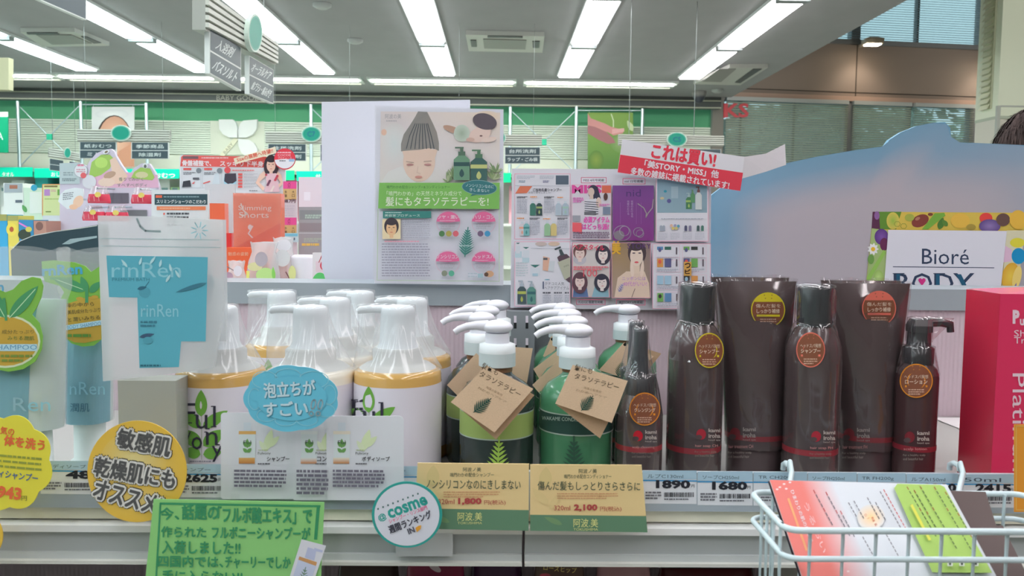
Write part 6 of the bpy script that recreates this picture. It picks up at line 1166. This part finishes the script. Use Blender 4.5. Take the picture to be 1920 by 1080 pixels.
packet('clear packet with pale pink filling at the corner of the blue sachet', 1.27, 424, 462, 490, cr, lambda m: (m.ell(428, 518, 9, 8, C(170, 140, 156)), m.line([(426, 500), (448, 513)], 1.5, C(110, 106, 112)), m.ell(446, 508, 8, 10, C(214, 206, 212))), 0, 3)
Y = 1.32; c = P(571, 480, Y); m = MB('plastic'); m.lathe(c.x, Y, [(px(26, Y), ZB + .0005), (px(27, Y), ZB + .01), (px(29, Y), P(571, 484, Y).z), (px(28, Y), P(571, 480, Y).z), (px(22, Y), P(571, 478, Y).z)], C(212, 208, 214), 36); m.build('white_jar', None, 'plain white round jar left of the white backing board', 'jar')
def dgp(m): m.ell(600, 535, 16, 24, C(90, 180, 100)); m.rect(592, 490, 616, 510, C(216, 190, 196)); m.ell(608, 498, 8, 9, C(196, 70, 84)); m.line([(598, 492), (604, 478), (612, 476)], 1.5, C(176, 60, 66))
std('label_pouch', 'white pouch with red print and green base beside the white jar', 'pouch', 1.27, 586, 618, 474, .01, C(216, 206, 206), dgp)
# pink hanger display
def dpk(m):
    gnn, pkk, skn = C(150, 186, 96), C(206, 168, 190), C(214, 190, 172); m.rect(112, 352, 292, 540, C(190, 186, 200)); m.poly([(160, 352), (164, 326), (204, 320), (296, 328), (298, 352)], pkk)
    m.poly([(166, 336), (172, 304), (190, 290), (206, 290), (214, 298), (206, 316), (190, 328)], gnn); m.ell(190, 305, 12, 10, C(170, 204, 110)); m.poly([(206, 300), (216, 294), (226, 312), (240, 330), (228, 344), (206, 346), (186, 344), (196, 330), (210, 322)], skn); m.ell(206, 328, 12, 6, C(176, 150, 130), 16, 20); m.ell(200, 342, 16, 8, C(220, 200, 184)); m.poly([(246, 334), (252, 322), (264, 314), (282, 316), (290, 332), (286, 338)], gnn); m.ell(266, 328, 12, 6, C(190, 190, 150))
    m.T('香りでみがく', 246, 336, 46, 7, C(120, 130, 110)); m.T('すべすべボディ', 248, 347, 56, 7, C(110, 120, 110)); m.rect(112, 306, 150, 345, C(168, 184, 186)); m.greek(119, 322, 144, 330, 2, C(130, 146, 150)); m.greek(117, 334, 146, 340, 2, C(120, 136, 140), .8); m.ell(152, 320, 13, 13, C(150, 160, 164)); m.ell(152, 320, 12, 12, C(206, 210, 214)); m.ell(168, 341, 13, 13, C(196, 200, 206)); m.ell(157, 329, 5.5, 5.5, C(206, 100, 104)); m.greek(146, 308, 160, 312, 1, C(206, 130, 150), .8); m.greek(144, 316, 161, 324, 2, C(190, 150, 160))
    m.rect(198, 362, 242, 381, C(96, 94, 104)); m.rect(226, 394, 276, 407, C(110, 114, 118)); m.ell(200, 285, 6, 4, C(206, 212, 214), 20, 30); m.ell(200, 285, 3.5, 2, C(120, 110, 90), 16, 30); m.ell(273, 311, 5, 5, C(206, 212, 214), 16); m.ell(273, 312, 2.6, 3.4, C(96, 104, 96), 14)
std('fragrance_display', 'pink and green body scrub display with fruit and skin photo', 'display', 1.53, 112, 294, 300, .008, C(190, 186, 200), dpk, top=[(112, 306), (148, 305), (162, 312), (168, 302), (180, 288), (195, 281), (208, 279), (214, 284), (217, 292), (228, 310), (242, 330), (250, 316), (266, 306), (280, 307), (290, 322), (298, 350)][::-1])
def scrub(lab, u0, u1, v0, vm, v1, Y):
    a, b, c = P(u0, v0, Y), P(u1, vm, Y), P(u1, v1, Y); r = thing('scrub_pack', lab, 'pack', ((a.x + b.x) / 2, Y, c.z), 'red scrub packs'); w = b.x - a.x; n = 24; cx = (a.x + b.x) / 2
    m = MB('gloss'); rs = [[(cx + w / 2 * k * math.cos(q), Y + .012 + .012 * d * math.sin(q), z) for q in [2 * math.pi * j / n for j in range(n)]] for z, k, d in ((c.z, 1, .6), (c.z + (b.z - c.z) * .3, 1.02, 1), (b.z, .9, .9))]; m.rings(rs, [C(190, 40, 66), C(206, 62, 84), C(214, 80, 100)]); m.on(YP(Y - .001), 2e-4); m.ell((u0 + u1) / 2 + 4, vm + 1, 6, 5, C(220, 200, 110), 14)
    for i in range(3): m.line([(u0 + 9 + i * 9, vm + 4), (u0 + 10 + i * 9, v1 - 4)], 1.3, C(226, 150, 160))
    m.build('red_pouch', r); m = MB('film'); rs = [[(cx + w / 2 * k * math.cos(q), Y + .012 + .011 * d * math.sin(q), z) for q in [2 * math.pi * j / n for j in range(n)]] for z, k, d in ((b.z, .9, .95), (b.z + (a.z - b.z) * .6, .72, .5), (a.z, .7, .15))]; m.rings(rs, (1, 1, 1, 1)); m.build('clear_header', r)
    m = MB('metal'); m.tube([(cx, Y + .006, a.z - .004), (cx, 1.5298, a.z - .002)], .0016, steel, 8); m.build('peg', r)
for lab, g in (('red scrub pack, upper one left of the dark shelf strip', (158, 201, 348, 364, 381)), ('red scrub pack, upper one right of the dark shelf strip', (240, 282, 350, 365, 382)), ('red scrub pack, lower one above the black case', (148, 192, 385, 397, 414)), ('red scrub pack, lower one touching the big sachet top', (190, 236, 384, 398, 415))): scrub(lab, *g, 1.46)
def dmc(m): m.ell(147, 378, 9, 12, C(220, 186, 160), 20, -30); m.ell(138, 388, 8, 5, C(220, 180, 150)); m.greek(118, 362, 138, 376, 4, C(130, 136, 142), .45, 8)
card('leaf_shaped_card', 'white leaf shaped card with orange figure on the pink display', 'card', YP(1.45), [(109, 378), (112, 366), (122, 356), (140, 352), (156, 354), (157, 366), (150, 382), (140, 388), (126, 392)][::1], .002, C(206, 214, 216), dmc)
m = MB('metal'); c = P(132, 372, 1.452); m.tube([c, (c.x, 1.5298, c.z)], .0016, steel, 8); m.build('card_peg', None, 'thin peg holding the white leaf shaped card', 'peg')
def dof(m): m.rect(80, 347, 140, 540, C(196, 206, 150)); m.frame(80, 346, 141, 406, 1.6, C(206, 140, 90)); m.rect(83, 348, 108, 351, C(120, 110, 70)); m.rect(83, 355, 94, 367, C(170, 130, 180)); m.rect(108, 355, 122, 366, C(110, 160, 80)); m.greek(96, 355, 106, 360, 2, C(190, 150, 150)); m.greek(84, 372, 120, 374, 1, C(150, 180, 100), .8); m.rect(80, 404, 141, 540, C(196, 202, 206)); m.rect(86, 396, 96, 398, C(110, 130, 70))
std('framed_card', 'orange edged pale green card left of the leaf shaped card', 'card', 1.60, 80, 141, 345, .004, C(196, 206, 150), dof)
# cartons at the left end of the rear shelf
for lab, u0, u1, v0, col, dr in (('white carton with grey top label at the left frame edge', 6, 43, 343, C(206, 212, 206), lambda m: (m.rect(8, 344, 42, 361, C(150, 160, 164)), m.rect(18, 347, 33, 354, C(160, 110, 90)), m.rect(29, 375, 42, 380, C(90, 100, 110)))), ('pale green carton with a leaf print beside the white carton', 44, 79, 352, C(190, 210, 190), lambda m: (m.ell(64, 352, 6, 6, C(60, 150, 180)), m.ell(68, 366, 8, 6, C(90, 160, 100)), m.leaf((50, 398), (42, 384), 8, C(90, 150, 90)), m.rect(56, 360, 79, 400, C(206, 214, 206))))):
    pack3('carton', lab, 1.61, u0, u1, v0, .04, col, dr, cat='box', group='cartons on the rear shelf', mt='paper')
for lab, u0, u1, v0, col, dr in (('blue box front with olive lid at the left frame edge', -12, 13, 402, C(60, 150, 190), lambda m: m.rect(-12, 402, 13, 414, C(150, 150, 90))), ('yellow sunflower box between blue boxes', 14, 34, 404, C(206, 190, 90), lambda m: (m.ell(22, 430, 10, 12, C(226, 206, 90)), m.ell(22, 430, 4, 5, C(170, 90, 60)), m.rect(14, 404, 34, 414, C(150, 150, 90)))), ('blue and black patterned box right of the sunflower box', 35, 62, 412, C(60, 130, 170), lambda m: (m.ell(46, 440, 12, 10, C(60, 70, 60)), m.line([(36, 418), (58, 430)], 3, C(200, 120, 190)), m.ell(54, 430, 6, 5, C(190, 180, 90)))), ('brown and pink patterned box beside the framed card', 63, 86, 414, C(170, 130, 116), lambda m: m.ell(74, 424, 7, 8, C(120, 90, 84)))):
    pack3('patterned_box', lab, 1.48, u0, u1, v0, .05, col, dr, cat='box', group='patterned boxes on the rear shelf', mt='paper')
# black padded case
def dbc(m): m.poly([(116, 458), (132, 448), (150, 446), (182, 442), (182, 446), (150, 452), (130, 458)], C(150, 170, 172)); m.line([(24, 466), (38, 452), (62, 442), (104, 434), (150, 428), (182, 423)], 1.6, C(190, 196, 190))
card('padded_case', 'black curved padded case behind the pale blue tubes', 'case', YP(1.25), [(20, 470), (36, 453), (60, 443), (102, 434), (150, 427), (185, 421), (190, 470), (190, B(190, 1.25)), (24, B(24, 1.25))], .03, C(56, 74, 80), dbc, 'matte')
# ================================================================ A SHOPPER BEHIND THE BLUE BOARD
hx, hy = P(1940, 240, 1.95).x, 1.95
r = thing('person', 'dark haired person seen only as a crown of hair at the right edge', 'person', (hx, hy, 0)); top = P(1925, 204, 1.95).z - .005; s = top / 1.72
def person_body():
    J = {'pel': (0, 0, .92), 'wa': (0, .01, 1.08), 'ch': (0, .0, 1.27), 'nk': (0, -.005, 1.43), 'hb': (0, -.01, 1.50), 'hd': (0, -.02, 1.60)}
    E_ = [('pel', 'wa'), ('wa', 'ch'), ('ch', 'nk'), ('nk', 'hb'), ('hb', 'hd')]; Rr = {'pel': (.155, .11), 'wa': (.135, .095), 'ch': (.155, .11), 'nk': (.055, .055), 'hb': (.062, .07), 'hd': (.074, .09)}
    for q, n_ in ((-1, 'a'), (1, 'b')):
        for k, p, rr in (('sh', (.175 * q, .01, 1.38), .055), ('el', (.215 * q, .03, 1.12), .042), ('wr', (.21 * q, -.07, .90), .03), ('ha', (.205 * q, -.10, .83), .034), ('hi', (.09 * q, 0, .86), .095), ('kn', (.095 * q, -.01, .48), .06), ('an', (.10 * q, .02, .09), .042), ('to', (.105 * q, -.13, .035), .036)):
            J[k + n_] = p; Rr[k + n_] = (rr, rr)
        E_ += [('ch', 'sh' + n_), ('sh' + n_, 'el' + n_), ('el' + n_, 'wr' + n_), ('wr' + n_, 'ha' + n_), ('pel', 'hi' + n_), ('hi' + n_, 'kn' + n_), ('kn' + n_, 'an' + n_), ('an' + n_, 'to' + n_)]
        for i in range(5):
            a = 'f%d%s' % (i, n_); b = 'g%d%s' % (i, n_); t = i == 4; J[a] = (.205 * q + (.012 * q * 0 + (-.03 * q if t else 0)), -.118 + .018 * (i - 1.5) * (not t) - .0, .775 if not t else .80); J[b] = (J[a][0] - .006 * q, J[a][1] - .012, J[a][2] - (.035 - .005 * abs(i - 1.5)) * (1 if not t else .8)); Rr[a] = (.0095,) * 2; Rr[b] = (.008,) * 2; E_ += [('ha' + n_, a), (a, b)]
    ks = list(J); me = bpy.data.meshes.new('body'); me.from_pydata([tuple(c * s for c in J[k]) for k in ks], [(ks.index(a), ks.index(b)) for a, b in E_], []); o = bpy.data.objects.new('body', me); COL.objects.link(o); o.parent = r
    o.modifiers.new('skin', 'SKIN'); me.skin_vertices  # radii per joint
    for i, k in enumerate(ks): me.skin_vertices[0].data[i].radius = (Rr[k][0] * s, Rr[k][1] * s); me.skin_vertices[0].data[i].use_root = k == 'pel'
    u = o.modifiers.new('sub', 'SUBSURF'); u.levels = u.render_levels = 2
    mm = bpy.data.materials.new('person_cloth_skin'); mm.use_nodes = True; n = mm.node_tree; tc = n.nodes.new('ShaderNodeTexCoord'); sp = n.nodes.new('ShaderNodeSeparateXYZ'); cr_ = n.nodes.new('ShaderNodeValToRGB'); mp_ = n.nodes.new('ShaderNodeMapRange'); mp_.inputs[2].default_value = 1.8
    n.links.new(tc.outputs['Object'], sp.inputs[0]); n.links.new(sp.outputs[2], mp_.inputs[0]); n.links.new(mp_.outputs[0], cr_.inputs[0]); n.links.new(cr_.outputs[0], n.nodes['Principled BSDF'].inputs[0]); cr_.color_ramp.interpolation = 'CONSTANT'
    e = cr_.color_ramp.elements; e[0].color = (.03, .03, .03, 1); e[1].position = .06; e[1].color = (.04, .05, .09, 1); x = e.new(.9 * s / 1.8); x.color = (.42, .45, .5, 1); x = e.new(1.42 * s / 1.8); x.color = (.55, .36, .27, 1); mm.node_tree.nodes['Principled BSDF'].inputs['Roughness'].default_value = .7; me.materials.append(mm)
person_body()
skin = C(206, 168, 146); m = MB('matte'); hz = 1.60 * s
def fsh(p):
    q = Vector(p)
    if q.y < 0: q.x *= 1 - .12 * max(0, -q.z); q.y *= 1 - .1 * abs(q.z)
    return q
m.blob(hx, hy - .018 * s, hz, .074 * s, .095 * s, .115 * s, skin, 28, f=fsh)
fy = hy - .018 * s - .093 * s
m.rings([[(hx - .006, fy + .004, hz + .01), (hx + .006, fy + .004, hz + .01)], [(hx - .013, fy - .004, hz - .028), (hx + .013, fy - .004, hz - .028)], [(hx - .01, fy + .006, hz - .036), (hx + .01, fy + .006, hz - .036)]], skin, close=False)
for q in (-1, 1): m.blob(hx + q * .03, fy + .009, hz + .002, .013, .006, .006, C(226, 222, 216), 12); m.blob(hx + q * .03, fy + .0045, hz + .002, .005, .003, .005, C(50, 36, 30), 10); m.blob(hx + q * .078 * s, hy - .005, hz - .01, .008, .018, .03, skin, 12); m.box(hx + q * .03 - .015, hx + q * .03 + .015, fy + .004, fy + .009, hz + .018, hz + .022, C(50, 40, 36))
m.blob(hx, fy + .006, hz - .055, .022, .007, .007, C(190, 110, 104), 14); m.build('head', r)
m = MB('matte'); R = random.Random(9); hc = C(64, 52, 50, .9)
for i in range(1500):
    th = R.uniform(0, 6.283); ph = R.uniform(0, 1.75 if math.sin(th) > -.2 else .95); a = Vector((math.sin(ph) * math.cos(th), math.sin(ph) * math.sin(th), math.cos(ph))); pts = []
    for j in range(4):
        q = ph + j * .13; d = Vector((math.sin(q) * math.cos(th + j * .04), math.sin(q) * math.sin(th + j * .04), math.cos(q))); g = 1.06 + R.uniform(0, .05) + (j == 3) * R.uniform(0, .07); pts.append(Vector((hx + d.x * .078 * s * g, hy - .012 * s + d.y * .1 * s * g, hz + d.z * .118 * s * g)))
    t = a.cross(Vector((0, 0, 1))); t = (t.normalized() if t.length > .01 else Vector((1, 0, 0))) * .0045; g = R.uniform(.6, 1.3); m.rings([[p - t * (1 - k * .28), p + t * (1 - k * .28)] for k, p in enumerate(pts)], (hc[0] * g, hc[1] * g, hc[2] * g, 1), close=False)
m.blob(hx, hy - .008 * s, hz + .012 * s, .077 * s, .1 * s, .112 * s, hc, 28, f=lambda p: Vector((p.x, max(p.y, -.72 if p.z < .45 else -1), max(p.z, -.35)))); m.build('hair', r)
